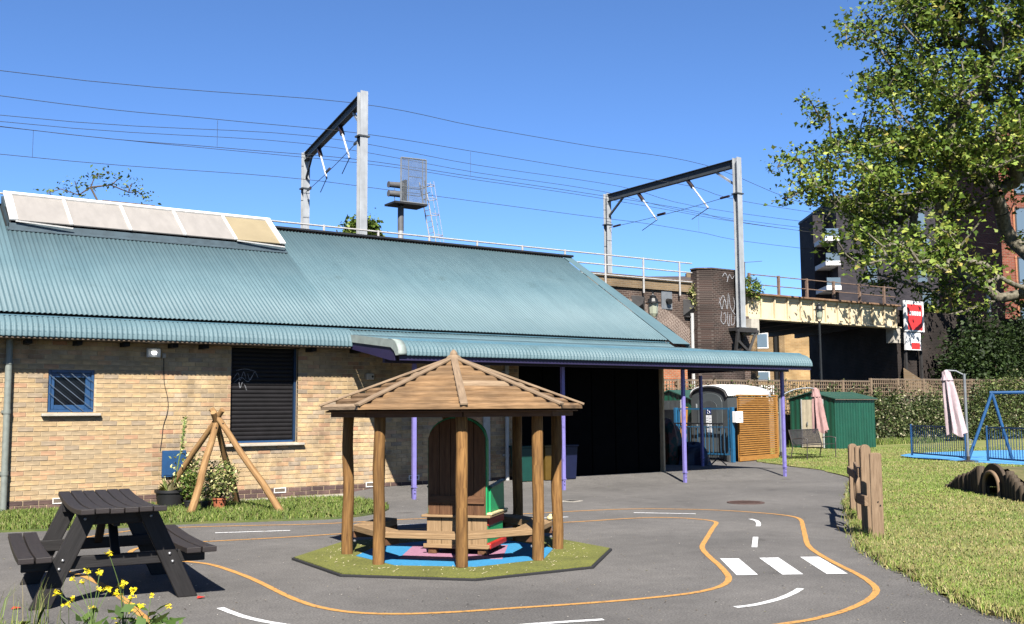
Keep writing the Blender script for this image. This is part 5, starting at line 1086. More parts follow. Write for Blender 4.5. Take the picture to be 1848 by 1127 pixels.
# ------------------------------------------------------------------ girder bridge
br = thing('girder_bridge', 'cream painted riveted girder bridge carrying the railway over the road', 'bridge', (37.4, VT, 0)); bx0, bx1 = -5.23, 5.35
q = MB(); q.b(bx0, bx1, 0.10, 0.16, 5.34, 6.309); q.build('web', 'girder_cream', br)
q = MB(); q.b(bx0, bx1, -0.16, 0.48, 6.31, 6.39); q.build('top_flange', 'rust_flange', br, bevel=0.01); q = MB(); q.b(bx0, bx1, -0.14, 0.40, 5.28, 5.339); q.build('bottom_flange', 'girder_cream', br)
q = MB(); q.b(bx0, bx1, 0.05, 0.099, 6.18, 6.309); q.build('top_angle', 'girder_cream', br)
for i in range(13):
    x = bx0+0.25+i*0.84; q = MB(); q.b(x-0.03, x+0.03, -0.02, 0.099, 5.341, 6.309); q.b(x-0.12, x+0.12, 0.085, 0.0995, 5.341, 6.17); q.build('stiffener', 'girder_cream', br)
q = MB(); q.prism([(bx0, 0.5), (bx1+0.2, 0.5), (bx1+4.8, 9.2), (bx0+0.6, 9.2)], 5.78, 5.9); q.build('deck_plate', 'dark_steel', br)
for i in range(7): x = bx0+0.6+i*1.55; q = MB(); q.bar((x, 0.5, 5.62), (x+4.2*(i+0.6)/7, 9.0, 5.62), 0.24, 0.30); q.build('cross_girder', 'dark_steel', br)
q = MB(); q.b(bx0+0.5, bx1+4.7, 9.0, 9.2, 5.72, 6.5); q.build('far_girder', 'dark_steel', br)
long_rail('bridge_railing', 'rusty two-rail railing along the top of the cream girder bridge', VT+0.05, 32.6, 42.7, 1.83, (7.20, 6.78), 6.38, 'rust_rail', 0.022, 0.05, True)
o = thing('bridge_abutment', 'dark brick bridge abutment in the shade beyond the cream girder', 'abutment', (42.8, VT, 0)); q = MB(); q.prism([(0.0, 0.2), (26, 0.2), (26, 9.5), (4.9, 9.5)], -0.1, 6.2); q.build('block', 'dark_abutment_brick', o)
q = MB(); q.add([(0.0, -0.1, -0.1), (3.0, -2.3, -0.1), (3.0, -2.3, 0.9), (0.0, -0.1, 3.4), (3.2, -2.0, -.1), (0.3, 0.2, -.1), (0.3, .2, 3.4), (3.2, -2.0, .9)], [(0, 1, 2, 3), (3, 2, 7, 6), (1, 4, 7, 2)]); q.build('wing_wall', 'parapet_brick', o)
q = MB(); q.b(-0.25, 1.0, 0.19, 0.6, 4.6, 5.37, wall=True); q.build('bearing', 'concrete', o)
o = thing('billboard', 'tall red and white billboard at the far end of the girder bridge', 'billboard', (43.65, VT-0.25, 0))
q = MB(); q.b(-.75, .75, 0, .12, 5.12, 6.62); q.build('frame', 'white_render', o, bevel=0.02); q = MB(); q.b(-.58, .58, -.012, -0.001, 5.22, 6.45); pn_ = q.build('red_panel', 'sign_red', o)
for i in range(5): q = MB(); q.b(-.44+i*.19, -.30+i*.19, -.018, -.0125, 5.92, 6.12); q.build('lettering', 'white_render', pn_)
q = MB(); q.b(-.75, .40, 0, .12, 4.25, 5.08); q.build('lower_panel', 'white_render', o); q = MB(); q.b(-.35, .3, -.012, -0.001, 4.3, 4.6); q.build('lower_print', 'sign_red', o)
for x in (-.6, .6): q = MB(); q.b(x-.06, x+.06, .121, .22, 0, 6.5); q.build('leg', 'dark_steel', o)
# ------------------------------------------------------------------ overhead line gantries
def hmast(name, p, z0, z1, parent, wd=0.27, dp=0.24, lean=(0, 0)):
    """H-section mast"""
    q = MB(); a = V((p[0], p[1], z0)); b = V((p[0]+lean[0], p[1]+lean[1], z1)); d = (b-a).normalized()
    for off, (w_, t_) in (((0, 0, 0), (0.016, dp-0.03)), ((0, -dp/2, 0), (wd, 0.018)), ((0, dp/2, 0), (wd, 0.018))):
        q.box((a+b)/2+V(off), (w_, t_, (b-a).length), (V((1, 0, 0)), V((0, 1, 0)), V((0, 0, 1))) if abs(lean[0])+abs(lean[1]) < 1e-6 else (V((1, 0, -lean[0]/(z1-z0))).normalized(), V((0, 1, 0)), d))
    q.b(p[0]-0.2, p[0]+0.2, p[1]-0.2, p[1]+0.2, z0-0.03, z0); return q.build(name, 'galv', parent)
def gantry(label, near, far, z, z0n, z0f, mbeam):
    o = thing('line_gantry', label, 'gantry', (near[0], near[1], z0n), 0, 'overhead line gantries'); O = V((near[0], near[1], z0n)); n3 = V((*near, z)); f3 = V((*far, z)); d = (f3-n3).normalized(); L_ = (f3-n3).length
    hmast('mast', (0, 0), 0, z+0.06-z0n, o); fo = (far[0]-near[0], far[1]-near[1]); hmast('mast', fo, z0f-z0n, z+0.06-z0n, o)
    for zz, w_, t_, nm in ((-0.16, 0.014, 0.30, 'beam_web'), (0.0, 0.20, 0.022, 'beam_flange'), (-0.32, 0.20, 0.022, 'beam_flange')):
        q = MB(); q.bar(n3+d*0.12+V((0, 0, zz))-O, f3-d*0.12+V((0, 0, zz))-O, w_, t_); q.build(nm, mbeam, o)
    for e, (pp_, dd) in enumerate(((n3, d), (f3, -d))):
        q = MB(); q.bar(pp_+dd*1.15+V((0, 0, -0.34))-O, pp_+dd*0.12+V((0, 0, -1.05))-O, 0.07, 0.09); q.build('knee_brace', 'galv' if e == 0 else mbeam, o)
        q = MB(); q.bar(pp_+V((-0.2, 0, -1.45))-O, pp_+V((0.2, 0, -1.45))-O, 0.32, 0.05); q.build('clamp', 'beam_grey', o)
    for f_ in (0.345, 0.73):
        a = n3+d*(L_*f_)+V((0, 0, -0.34)); b = a-d*1.15+V((0.05, 0, -1.40)); q = MB(); q.tube(a-O, a.lerp(b, 0.25)-O, 0.085, n=10); st2 = q.build('insulator', 'insulator', o, smooth=True)
        q = MB(); q.tube(a.lerp(b, 0.25)-O, b-O, 0.036, n=8); q.build('strut', 'strut_white', o, smooth=True)
        q = MB(); q.tube(b-O, b+d*1.0+V((0, 0, -0.33))-O, 0.016, n=6); q.build('registration_arm', 'beam_grey', o)
    a, b = n3+V((0, 0, -1.45))+d*0.15, f3+V((0, 0, -1.6))-d*0.12
    q = MB(); q.path([a.lerp(b, k/12)-V((0, 0, 0.06*math.sin(math.pi*k/12)))-O for k in range(13)], 0.012, 5); q.build('span_wire', 'wire', o)
    for f_ in (0.07, 0.55, 0.93): q = MB(); q.tube(a.lerp(b, f_-.03)-O, a.lerp(b, f_+.03)-O, 0.05, n=8); q.build('span_insulator', 'insulator', o)
    return o
gantry('grey steel railway gantry on the left, rising behind the school roof', (14.47, 29.95), (16.04, 38.4), 11.93, 6.25, 6.25, 'beam_grey')
g2 = gantry('grey steel railway gantry on the right, bracketed to the brick pier', (30.93, 29.0), (30.93, 37.35), 11.73, 4.79, 6.25, 'beam_grey')
G0 = V((30.93, 29.0, 4.79))
q = MB(); q.b(-0.5, 0.55, -0.35, 0.22, -0.16, -0.031); q.build('bracket_shelf', 'dark_steel', g2); q = MB(); q.b(0.25, 0.72, -0.3, 0.2, -0.30, 0.35); q.build('bracket_block', 'concrete', g2)
for a, b in (((-.5, -.3, -.2), (-.15, -.05, -1.4)), ((.5, -.3, -.2), (.1, -.05, -1.4)), ((-.5, -.3, -.6), (.45, -.3, -1.3)), ((-.62, -.32, -.17), (.62, -.32, -.17)), ((-.55, -.32, -.2), (-.55, -.1, -1.4))):
    q = MB(); q.bar(a, b, 0.10, 0.10); q.build('bracket_strut', 'dark_steel', g2)
WIRES = [('topmost earth wire crossing the sky between the gantries', 31.3, [(-34, 11.96), (-14, 11.0), (3.9, 11.14), (14.6, 12.0), (19.7, 11.95), (25, 11.96), (31.4, 12.02), (38.1, 11.0), (48, 10.7), (66, 12.0)]),
         ('messenger wire of the nearer track, second from the top', 33.0, [(-34, 11.5), (-14, 10.8), (4.1, 10.9), (10.6, 11.2), (15.8, 11.5), (20.9, 11.5), (25.8, 11.48), (32.1, 11.5), (38, 11.15), (66, 11.4)]),
         ('upper feeder wire over the far end of the gantry beams', 36.5, [(-34, 12.1), (-14, 11.0), (4.6, 11.25), (15.4, 12.14), (23, 11.99), (31, 12.0), (38.4, 11.54), (66, 12)]),
         ('lower feeder wire over the far gantry masts', 37.8, [(-34, 12.1), (-14, 11.1), (4.8, 11.38), (15.6, 12.17), (23.8, 12.02), (31, 12.0), (39.8, 11.54), (66, 12)]),
         ('contact wire of the nearer track', 33.2, [(-34, 10.5), (-14, 10.0), (4.2, 10.03), (10.7, 10.31), (15.8, 10.58), (20.9, 10.56), (25.8, 10.55), (32.2, 10.46), (38, 10.2), (66, 10.4)]),
         ('messenger wire of the farther track', 36.4, [(-34, 11.3), (-14, 10.7), (4.6, 10.84), (17.3, 11.32), (23, 11.31), (28.3, 11.30), (33, 11.2), (41.6, 11.03), (66, 11.3)]),
         ('lowest contact wire, over the farther track', 36.4, [(-34, 10.3), (-14, 9.85), (4.6, 9.93), (14, 10.35), (18.7, 10.39), (28.3, 10.35), (32.3, 10.36), (36, 10.26), (41.6, 10.08), (66, 10.3)])]
for lab, y, P in WIRES:
    P2 = catmull(P, 6); x0, z0 = P2[0]; q = MB(); q.path([(float(a-x0), 0, float(b-z0)) for a, b in P2], 0.0105, 5)
    q.build('overhead_wire', 'wire', loc=(float(x0), y, float(z0)), label=lab, cat='wire', group='overhead wires')
for i, (x, y, za, zb, lab) in enumerate(((10.69, 33.1, 10.31, 11.20, 'short dropper wire hanging left of the left gantry'), (5.6, 36.4, 9.97, 10.87, 'short dropper wire near the left edge of the sky'), (20.6, 33.1, 10.56, 11.5, 'short dropper wire just right of the signal'), (36.0, 36.4, 10.26, 11.15, 'short dropper wire right of the right gantry'))):
    q = MB(); q.tube((0, 0, 0), (0, 0, zb-za), 0.006, n=4); q.build('dropper', 'wire', loc=(x, y, za), label=lab, cat='wire', group='dropper wires')
# ------------------------------------------------------------------ railway signal
sg = thing('railway_signal', 'railway signal with mesh cage and hooped ladder above the roof ridge', 'signal', (16.72, 31.5, 6.25)); zb = 6.25
q = MB(); q.tube((0, 0, 0), (0, 0, 2.42), 0.10, n=14); q.build('pole', 'galv', sg, smooth=True); q = MB(); q.tube((0, 0, 1.55), (0, 0, 2.42), 0.107, 0.107, n=14); q.build('pole_sleeve', 'signal_grey', sg, smooth=True)
q = MB(); q.b(-0.46, 0.82, -0.45, 0.35, 2.43, 2.50); q.build('platform', 'signal_black', sg)
for z in (2.80, 3.12): q = MB(); q.tube((-0.52, -0.1, z), (0.02, -0.1, z+0.02), 0.10, 0.115, 12); q.tube((-0.54, -0.1, z), (-0.515, -0.1, z), 0.115, 0.115, 12); q.build('signal_hood', 'signal_grey', sg, smooth=True)
q = MB(); q.b(0.02, 0.10, -0.28, 0.10, 2.52, 3.32); q.build('backboard', 'signal_black', sg)
q = MB(); q.tube((-0.30, -0.1, 2.5), (-0.30, -0.1, 3.0), 0.014, n=6); q.build('hood_stay', 'signal_grey', sg)
fr = [(-0.22, 2.5), (0.78, 2.5), (0.78, 4.08), (-0.22, 4.05)]
q = MB()
for i in range(4): a, b = fr[i], fr[(i+1) % 4]; q.tube((a[0], -0.42, a[1]), (b[0], -0.42, b[1]), 0.03, n=6)
for x in (0.08, 0.64): q.tube((x, -0.42, 2.5), (x, -0.42, 4.06), 0.02, n=6)
q.tube((0.08, -0.42, 3.42), (0.64, -0.42, 3.42), 0.014, n=6); q.tube((-0.22, -0.42, 3.05), (0.78, -0.42, 3.05), 0.012, n=6); cg = q.build('cage_frame', 'grey_steel', sg); tag(cg, kind='stuff')
q = MB()
for i in range(40): x = -0.22+1.0*i/39; q.bar((x, -0.43, 2.5), (x, -0.43, 4.06), 0.006, 0.006, up=(0, 1, 0))
for i in range(58): z = 2.5+1.56*i/57; q.bar((-0.22, -0.434, z), (0.78, -0.434, z), 0.006, 0.006)
ms_ = q.build('cage_mesh', 'grey_steel', sg); tag(ms_, kind='stuff')
for z in (2.95, 3.2): q = MB(); q.path([(-0.05, 0.4, z), (0.95, 0.4, z), (0.95, -0.4, z)], 0.014, 6); q.build('guard_rail', 'grey_steel', sg)
la, lb = V((0.98, 0.15, 3.45)), V((1.62, 0.15, 0.2))
for y in (-0.19, 0.19): q = MB(); q.tube(la+V((-0.05, y, 0)), lb+V((0, y, 0)), 0.02, n=6); q.build('ladder_stile', 'rail_grey', sg)
q = MB()
for i in range(13): p = la.lerp(lb, (i+3)/16); q.tube(p+V((0, -0.19, 0)), p+V((0, 0.19, 0)), 0.011, n=5)
tag(q.build('ladder_rungs', 'rail_grey', sg), kind='stuff')
for f_ in (0.05, 0.20, 0.37, 0.60, 0.82):
    p = la.lerp(lb, f_); q = MB(); q.path([p+V((0.40*math.sin(math.pi*k/8)*1.0, 0.24*math.cos(math.pi*k/8), 0.04)) for k in range(9)], 0.014, 5); q.build('ladder_hoop', 'rail_grey', sg)
for y in (-0.12, 0.12): q = MB(); q.tube(la+V((0.36, y, 0.04)), lb+V((0.36, y, 0.0)), 0.010, n=5); q.build('hoop_strap', 'rail_grey', sg)
# ------------------------------------------------------------------ street lamps
def lantern(x, y, zt, sc_, label):
    o = thing('street_lamp', label, 'street lamp', (x, y, -0.03), 0, 'black street lanterns'); z = zt-1.04*sc_+0.03
    q = MB(); q.lathe([(0.14, 0), (0.14, 0.5), (0.08, 0.6), (0.055, 1.2), (0.045, z-0.1), (0.06, z)], (0, 0, 0), 12); q.build('post', 'lamp_black', o, smooth=True)
    for s_ in (-1, 1): q = MB(); q.path([(0, 0, z-0.02), (s_*0.17*sc_, 0, z+0.05*sc_), (s_*0.20*sc_, 0, z+0.25*sc_), (s_*0.2*sc_, 0, z+0.5*sc_)], 0.016, 6); q.build('yoke', 'lamp_black', o)
    q = MB(); q.lathe([(0.10*sc_, 0.10*sc_), (0.165*sc_, 0.22*sc_), (0.20*sc_, 0.62*sc_)], (0, 0, z), 8); q.build('glass', 'lamp_glass', o)
    q = MB(); q.lathe([(0.30*sc_, 0.60*sc_), (0.30*sc_, 0.625*sc_), (0.20*sc_, 0.66*sc_), (0.17*sc_, 0.78*sc_), (0.12*sc_, 0.80*sc_), (0.13*sc_, 0.87*sc_), (0.05*sc_, 0.91*sc_), (0.03*sc_, 0.96*sc_), (0.045*sc_, 1.0*sc_), (0.001, 1.04*sc_)], (0, 0, z), 10); q.build('cap', 'lamp_black', o)
lantern(25.55, 28.3, 5.86, 1.0, 'black street lantern in front of the viaduct arch'); lantern(35.0, 28.4, 6.0, 0.80, 'black street lantern in front of the cream girder')
# ------------------------------------------------------------------ trellis fence and hedge
FT = 27.2
fe = thing('trellis_fence', 'long wooden trellis fence between the yard and the railway', 'fence', (22.0, FT, 0))
x = 0.0; PW = 1.83
while x < 30:
    z0, z1 = (1.30, 2.52+0.006*x) if x < 13.5 else (2.02, 2.58+0.0075*x)
    q = MB(); q.b(x-0.045, x+0.045, -0.05, 0.05, 0, z1+0.06); q.build('post', 'trellis_wood', fe)
    q = MB(); nx_ = 14
    for i in range(1, nx_): q.b(x+PW*i/nx_-0.014, x+PW*i/nx_+0.014, -0.012, 0.012, z0, z1)
    nz_ = int((z1-z0)/0.135)
    for j in range(nz_+1): z = z0+(z1-z0)*j/nz_; q.b(x+0.046, x+PW-0.046, -0.026, -0.0125, z-0.014, z+0.014)
    tag(q.build('trellis', 'trellis_wood', fe), kind='stuff')
    q = MB(); q.b(x+0.046, x+PW-0.046, -0.03, 0.03, z1+0.02, z1+0.055); q.build('capping', 'soffit_board', fe)
    if x < 13.5: 
        q = MB(); q.b(x+0.046, x+PW-0.046, 0.0, 0.03, 0.0, z0-0.02); q.build('fence_board', 'trellis_wood', fe)
    else:
        q = MB(); q.b(x+0.046, x+PW-0.046, 0.03, 0.05, 0.0, z0-0.02); q.build('fence_board', 'soffit_board', fe)
    x += PW
he_ = thing('hedge', 'dark leafy hedge growing along the trellis fence', 'hedge', (41.0, FT-0.25, 0))
def sheet(n, x0, x1, y0, y1, zf): 
    X = RNG.uniform(x0, x1, n); Y = RNG.uniform(y0, y1, n); Z = RNG.uniform(0.02, 1, n)*zf(X)*RNG.uniform(0.85, 1.08, n); return np.stack([X, Y, Z], 1)
hz_ = lambda X: 1.95+0.18*np.sin(X*1.9)+0.14*np.sin(X*4.3+1)+np.clip((X-43.5)/1.2, 0, 1)*0.95
def hz(X): return hz_(X)
P = sheet(22000, 33.4, 52, FT-0.50, FT+0.0, hz); P = P-np.array([41.0, FT-0.25, 0]); leaves('foliage', P, 0.125, HEDGE, he_, LEAF4, 0.15)
P = sheet(3200, 43.3, 52, FT-0.9, FT-0.2, lambda X: hz(X)*1.03)-np.array([41.0, FT-0.25, 0]); leaves('foliage', P, 0.13, [((0.05, 0.075, 0.02), 3), ((0.09, 0.11, 0.03), 2), ((0.03, 0.045, 0.014), 3)], he_, LEAF4, 0.3)
P = np.stack([RNG.uniform(24, 43, 3600), RNG.uniform(FT-0.12, FT+0.1, 3600), RNG.normal(2.0, 0.26, 3600)], 1)-np.array([41.0, FT-0.25, 0]); leaves('climber', P, 0.125, HEDGE, he_, LEAF4, 0.2)
q = MB()
for i in range(30): xx = -7+i*0.62; q.tube((xx, 0.1, 0), (xx+random.uniform(-.3, .3), 0.1, 1.7), 0.02, 0.012, 5)
tag(q.build('stems', 'twig', he_), kind='stuff')
def shrub(label, loc, n, rad, size, pal, group=None, zc=None, shape=LEAF4, name='shrub'):
    o = thing(name, label, 'shrub', loc, 0, group); zc = rad[2]*0.9 if zc is None else zc
    leaves('foliage', blob(n, (0, 0, zc), rad), size, pal, o, shape); q = MB()
    for i in range(7): a = i*0.9; q.path([(0, 0, 0), (rad[0]*.3*math.cos(a), rad[1]*.3*math.sin(a), zc*0.7), (rad[0]*.7*math.cos(a), rad[1]*.7*math.sin(a), zc*1.2)], [0.03*rad[2], 0.02*rad[2], 0.006*rad[2]], 5)
    tag(q.build('stems', 'twig', o), kind='stuff'); return o
shrub('round green bush behind the roof ridge at the foot of the left gantry', (14.85, 30.7, 6.3), 6000, (0.60, 0.45, 0.74), 0.16, GREEN, zc=0.85)
shrub('yellow-green plant sprouting from the viaduct beside the pier', (29.2, 29.85, 5.45), 420, (0.28, 0.2, 0.5), 0.11, VARIEG, 'plants growing out of the viaduct', zc=0.5)
shrub('leafy bush growing at the left end of the cream girder', (32.55, 29.9, 6.0), 700, (0.55, 0.35, 0.5), 0.13, GREEN, 'plants growing out of the viaduct', zc=0.55)
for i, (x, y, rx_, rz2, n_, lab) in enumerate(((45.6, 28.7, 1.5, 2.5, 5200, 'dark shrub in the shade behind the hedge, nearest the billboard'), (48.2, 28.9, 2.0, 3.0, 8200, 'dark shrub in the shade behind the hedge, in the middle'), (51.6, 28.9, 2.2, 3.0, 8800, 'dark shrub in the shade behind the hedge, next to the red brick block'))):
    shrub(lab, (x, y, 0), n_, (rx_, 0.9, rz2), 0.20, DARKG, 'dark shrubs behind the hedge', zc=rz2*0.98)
# brick block with a sapling on top, behind the skylight
o = thing('brick_block', 'brown brick block with ledge rising behind the white skylight', 'brick block', (7.95, 33.4, 6.25)); q = MB(); q.b(-0.75, 0.62, -0.4, 0.4, 0, 1.72, wall=True); q.build('block', 'parapet_brick', o); q = MB(); q.b(-0.85, 0.75, -0.45, 0.45, 1.721, 1.84, wall=True); q.build('ledge', 'parapet_brick', o)
sap = thing('sapling', 'straggly sapling with sparse leaves sprouting above the skylight', 'sapling', (7.1, 32.9, 6.25)); pts = [np.array(p) for p in ((-1.6, 0, 1.85), (-1.2, 0.1, 2.05), (-0.85, -0.1, 2.3), (-0.7, 0, 1.9), (-0.35, 0.1, 2.2), (-0.25, 0, 2.55), (0.05, 0, 2.65), (0.2, -.1, 2.3), (0.5, 0, 2.6), (0.85, 0, 2.45), (1.05, 0, 2.2), (1.3, 0.1, 2.05), (0.75, 0, 2.15))]
_, nd_ = grow((0, 0, 0), (0, 0, 1.5), pts, 0.03, sap, 'twig', 0.007)
P = np.concatenate([p+RNG.normal(size=(26, 3))*np.array([0.17, 0.1, 0.12]) for p in pts]); leaves('foliage', P, 0.12, GREEN, sap, LEAF4)
# ------------------------------------------------------------------ big plane tree, right
TX, TY = c2w(27.6, 52.0); tree = thing('plane_tree', 'large leafy plane tree whose crown fills the upper right corner', 'tree', (TX, TY, 0.0)); base = np.zeros(3); top = np.array([0, 0, 7.5])
def tw(X, Y, z): x, y = c2w(X, Y); return np.array([x-TX, y-TY, z])
# half-width of the crown towards the camera's left, by height
LEFT = [(6.0, 6.0), (8.0, 8.4), (10.0, 11.2), (12.0, 12.5), (13.6, 12.4), (15.0, 11.0), (16.6, 9.9), (19.0, 8.5), (23.0, 8.3), (27.0, 5.0), (28.5, 1.0)]
lz = np.array([p[0] for p in LEFT]); lw = np.array([p[1] for p in LEFT]); pts = []
while len(pts) < 1750:                    # boughs: clusters of twigs with gaps between them
    z = RNG.uniform(6.4, 28.0); W_ = np.interp(z, lz, lw); a = RNG.uniform(0, 2*math.pi); r_ = RNG.uniform(0.06, 1.0)**0.5
    lob = 1+0.10*math.sin(3*a+z*0.9)+0.10*math.sin(z*1.7+a)
    X = math.cos(a)*r_*W_*lob; Yd = math.sin(a)*r_*min(6.5, W_*0.62)
    if X > 4.5 or (X > -3.0 and z < 12.5 and Yd < 3) or (z < 12.0 and RNG.random() < 0.70): continue
    for j in range(int(RNG.integers(4, 9))):
        e_ = RNG.normal(size=3)*np.array([0.75, 0.75, 0.45]); pts.append(tw(26.6+X+e_[0], 52.0+Yd+e_[1], z+e_[2]))
for k in range(12):                       # low boughs that hang towards the bridge
    f = RNG.random(); X = 13.2+4.8*f+RNG.normal()*0.3; pts.append(tw(X, (28.0+0.562*X)/0.827+RNG.uniform(-1.6, 0.1), 6.6+1.0*RNG.random()+3.2*RNG.random()*(1-0.4*f)))
for k in range(6):
    X = RNG.uniform(16.0, 22.5); pts.append(tw(X, (27.8+0.562*X)/0.827+RNG.uniform(-1.5, 0), RNG.uniform(7.2, 10.5)))
tk, nodes = grow(base, top, pts, 0.62, tree, 'bark', 0.016, 'trunk')
C_ = []
for p in pts:
    k = int(RNG.integers(26, 54)); C_.append(p+RNG.normal(size=(k, 3))*np.array([0.48, 0.48, 0.32])*RNG.uniform(0.55, 1.15))
ALL = np.concatenate(C_); leaves('crown', ALL, 0.265, [((0.070, 0.112, 0.016), 5), ((0.110, 0.150, 0.026), 4), ((0.17, 0.195, 0.04), 2), ((0.045, 0.076, 0.014), 3), ((0.18, 0.155, 0.04), 0.4)], tree, LEAF6, 0.25, kind='stuff')
# ------------------------------------------------------------------ buildings in the distance
CR = math.atan2(ry, rx)                     # rotation that faces a box to the camera
def building(name, label, X, Y, m, w_, d_, h, turn=0.0):
    x, y = c2w(X, Y); o = thing(name, label, 'building', (x, y, -0.06), CR+turn); q = MB(); q.b(0, w_, 0, d_, 0, h, wall=True); q.build('wall', m, o); return o
def window(o, x, z, w_, h, fm='frame_dark', gm='sky_glass', y=-0.0, split=True):
    q = MB(); q.b(x, x+w_, y-0.05, y-0.005, z, z+h); f_ = q.build('window', fm, o)
    if split:
        hh = h*0.30
        q = MB(); q.b(x+0.09, x+w_-0.09, y-0.07, y-0.051, z+hh+0.05, z+h-0.09); q.build('pane', gm, f_); q = MB(); q.b(x+0.09, x+w_-0.09, y-0.07, y-0.051, z+0.09, z+hh-0.03); q.build('pane', gm, f_)
    else: q = MB(); q.b(x+0.09, x+w_-0.09, y-0.07, y-0.051, z+0.09, z+h-0.09); q.build('pane', gm, f_)
    return f_
ap_ = building('apartment_block', 'dark grey brick apartment block rising behind the plane tree', 30.5, 95, 'apartment_brick', 15.5, 14, 21.2, R(-2))
for j in range(6):
    zz = 18.0-j*2.45
    for i, x in enumerate((2.6, 7.2, 9.4, 11.6)):
        if (i+j) % 4 == 3 and j % 2: continue
        window(ap_, x+(0.35 if j % 2 else 0), zz, 1.05, 1.75)
for j in range(4):
    z = 17.6-j*2.3; q = MB(); q.b(-1.35, -0.01, -0.9, 3.0, z-0.55, z-0.15); bl_ = q.build('balcony', 'white_render', ap_); q = MB(); q.b(-1.3, -0.05, -0.85, -0.8, z-0.149, z+0.6); q.build('balustrade', 'sky_glass', bl_)
q = MB(); q.b(-1.4, -0.005, 3.01, 8, 0, 20.2, wall=True); q.build('corner_wing', 'apartment_brick', ap_)
for j in range(4):
    z = 19.2-j*2.6; q = MB(); q.b(11.9, 15.0, -1.2, -0.01, z-1.75, z-1.3); bl_ = q.build('balcony', 'white_render', ap_); q = MB(); q.b(11.95, 14.95, -1.19, -1.15, z-1.299, z-0.4); q.build('balustrade', 'sky_glass', bl_); window(ap_, 12.3, z-1.25, 2.3, 1.9)
q = MB(); q.b(-0.1, 15.6, -0.1, 14, 21.201, 21.45); q.build('coping', 'frame_dark', ap_)
rb = building('red_brick_block', 'red brick apartment block at the right edge', 31.4, 65, 'red_brick', 17, 12, 19.4, R(-4))
for j in range(4):
    for i in range(3):
        z = 5.55+j*3.2; x = 0.9+i*3.9; f_ = window(rb, x, z, 2.3, 2.35, gm='sky_glass')
        q = MB(); q.b(x-0.12, x-0.005, -0.055, -0.004, z-0.08, z+2.43, wall=True); q.build('reveal', 'orange_brick', rb)
q = MB(); q.b(-0.12, 17, -0.15, 12, 19.401, 19.6); q.build('coping', 'frame_dark', rb)
q = MB(); q.tube((-1.1, -0.3, 0), (-1.1, -0.3, 10.2), 0.12, n=10); q.build('flue', 'white_pipe', rb); q = MB(); q.tube((-0.65, -0.3, 0), (-0.65, -0.3, 9.6), 0.08, n=10); q.build('flue', 'rust_rail', rb)
hs_ = building('shade_painted_house', 'brick house seen through the bridge opening, shade painted into its brown wall', 19.15, 86, 'house_brick', 2.8, 8, 8.9)  # shaded front: the darker brick carries the shade in its colour
window(hs_, 1.3, 6.6, 1.05, 1.3, 'white_render', 'sky_glass', split=False); window(hs_, 1.3, 3.85, 1.1, 0.85, 'white_render', 'sky_glass', split=False)
q = MB(); q.b(0.4, 2.7, -0.08, -0.004, 2.2, 3.5); q.build('shopfront', 'white_render', hs_); q = MB(); q.tube((2.95, -0.15, 0), (2.95, -0.15, 8.8), 0.17, n=8); q.build('downpipe', 'void_black', hs_)
hs2 = building('sun_painted_house', 'brick house with sunshine painted into its yellow wall, beside the brown one under the bridge', 22.25, 85.4, 'sun_painted_brick', 6.7, 8, 8.9); q = MB(); q.b(0, 0.45, -0.08, -0.004, 0, 8.8, wall=True); q.build('corner_quoin', 'house_brick', hs2)
fh = building('terrace_roofs', 'low dark roofs just showing above the viaduct parapet', 15.5, 118, 'parapet_brick', 7.5, 6, 16.0); q = MB(); q.add([(-0.3, -0.3, 16.0), (7.8, -0.3, 16.0), (7.8, 6.3, 16.0), (-0.3, 6.3, 16.0), (0.6, 3, 17.3), (6.8, 3, 17.3)], [(0, 1, 5, 4), (1, 2, 5), (2, 3, 4, 5), (3, 0, 4)]); q.build('roof', 'roof_slate', fh)
q = MB(); q.b(5.2, 6.2, 2.5, 3.3, 16.5, 17.6, wall=True); q.build('chimney', 'parapet_brick', fh)
o = thing('tv_aerial', 'thin television aerial standing beside the right gantry mast', 'aerial', (*c2w(17.2, 75), 9.0)); q = MB(); q.tube((0, 0, 0), (0, 0, 3.3), 0.03, n=5); q.build('pole', 'wire', o); q = MB(); q.bar((-.1, .1, 3.25), (1.1, -0.7, 3.35), 0.06, 0.03); q.build('boom', 'wire', o)
ho = building('gable_house', 'small yellow brick gable showing beside the right gantry mast', 16.0, 76, 'house_brick', 2.2, 5, 10.1); q = MB(); q.add([(-.1, -.1, 10.1), (2.3, -.1, 10.1), (0.2, -.1, 11.2), (-.1, 5, 10.1), (2.3, 5, 10.1), (.2, 5, 11.2)], [(0, 1, 2), (1, 4, 5, 2), (0, 2, 5, 3)]); q.build('roof', 'house_brick', ho)
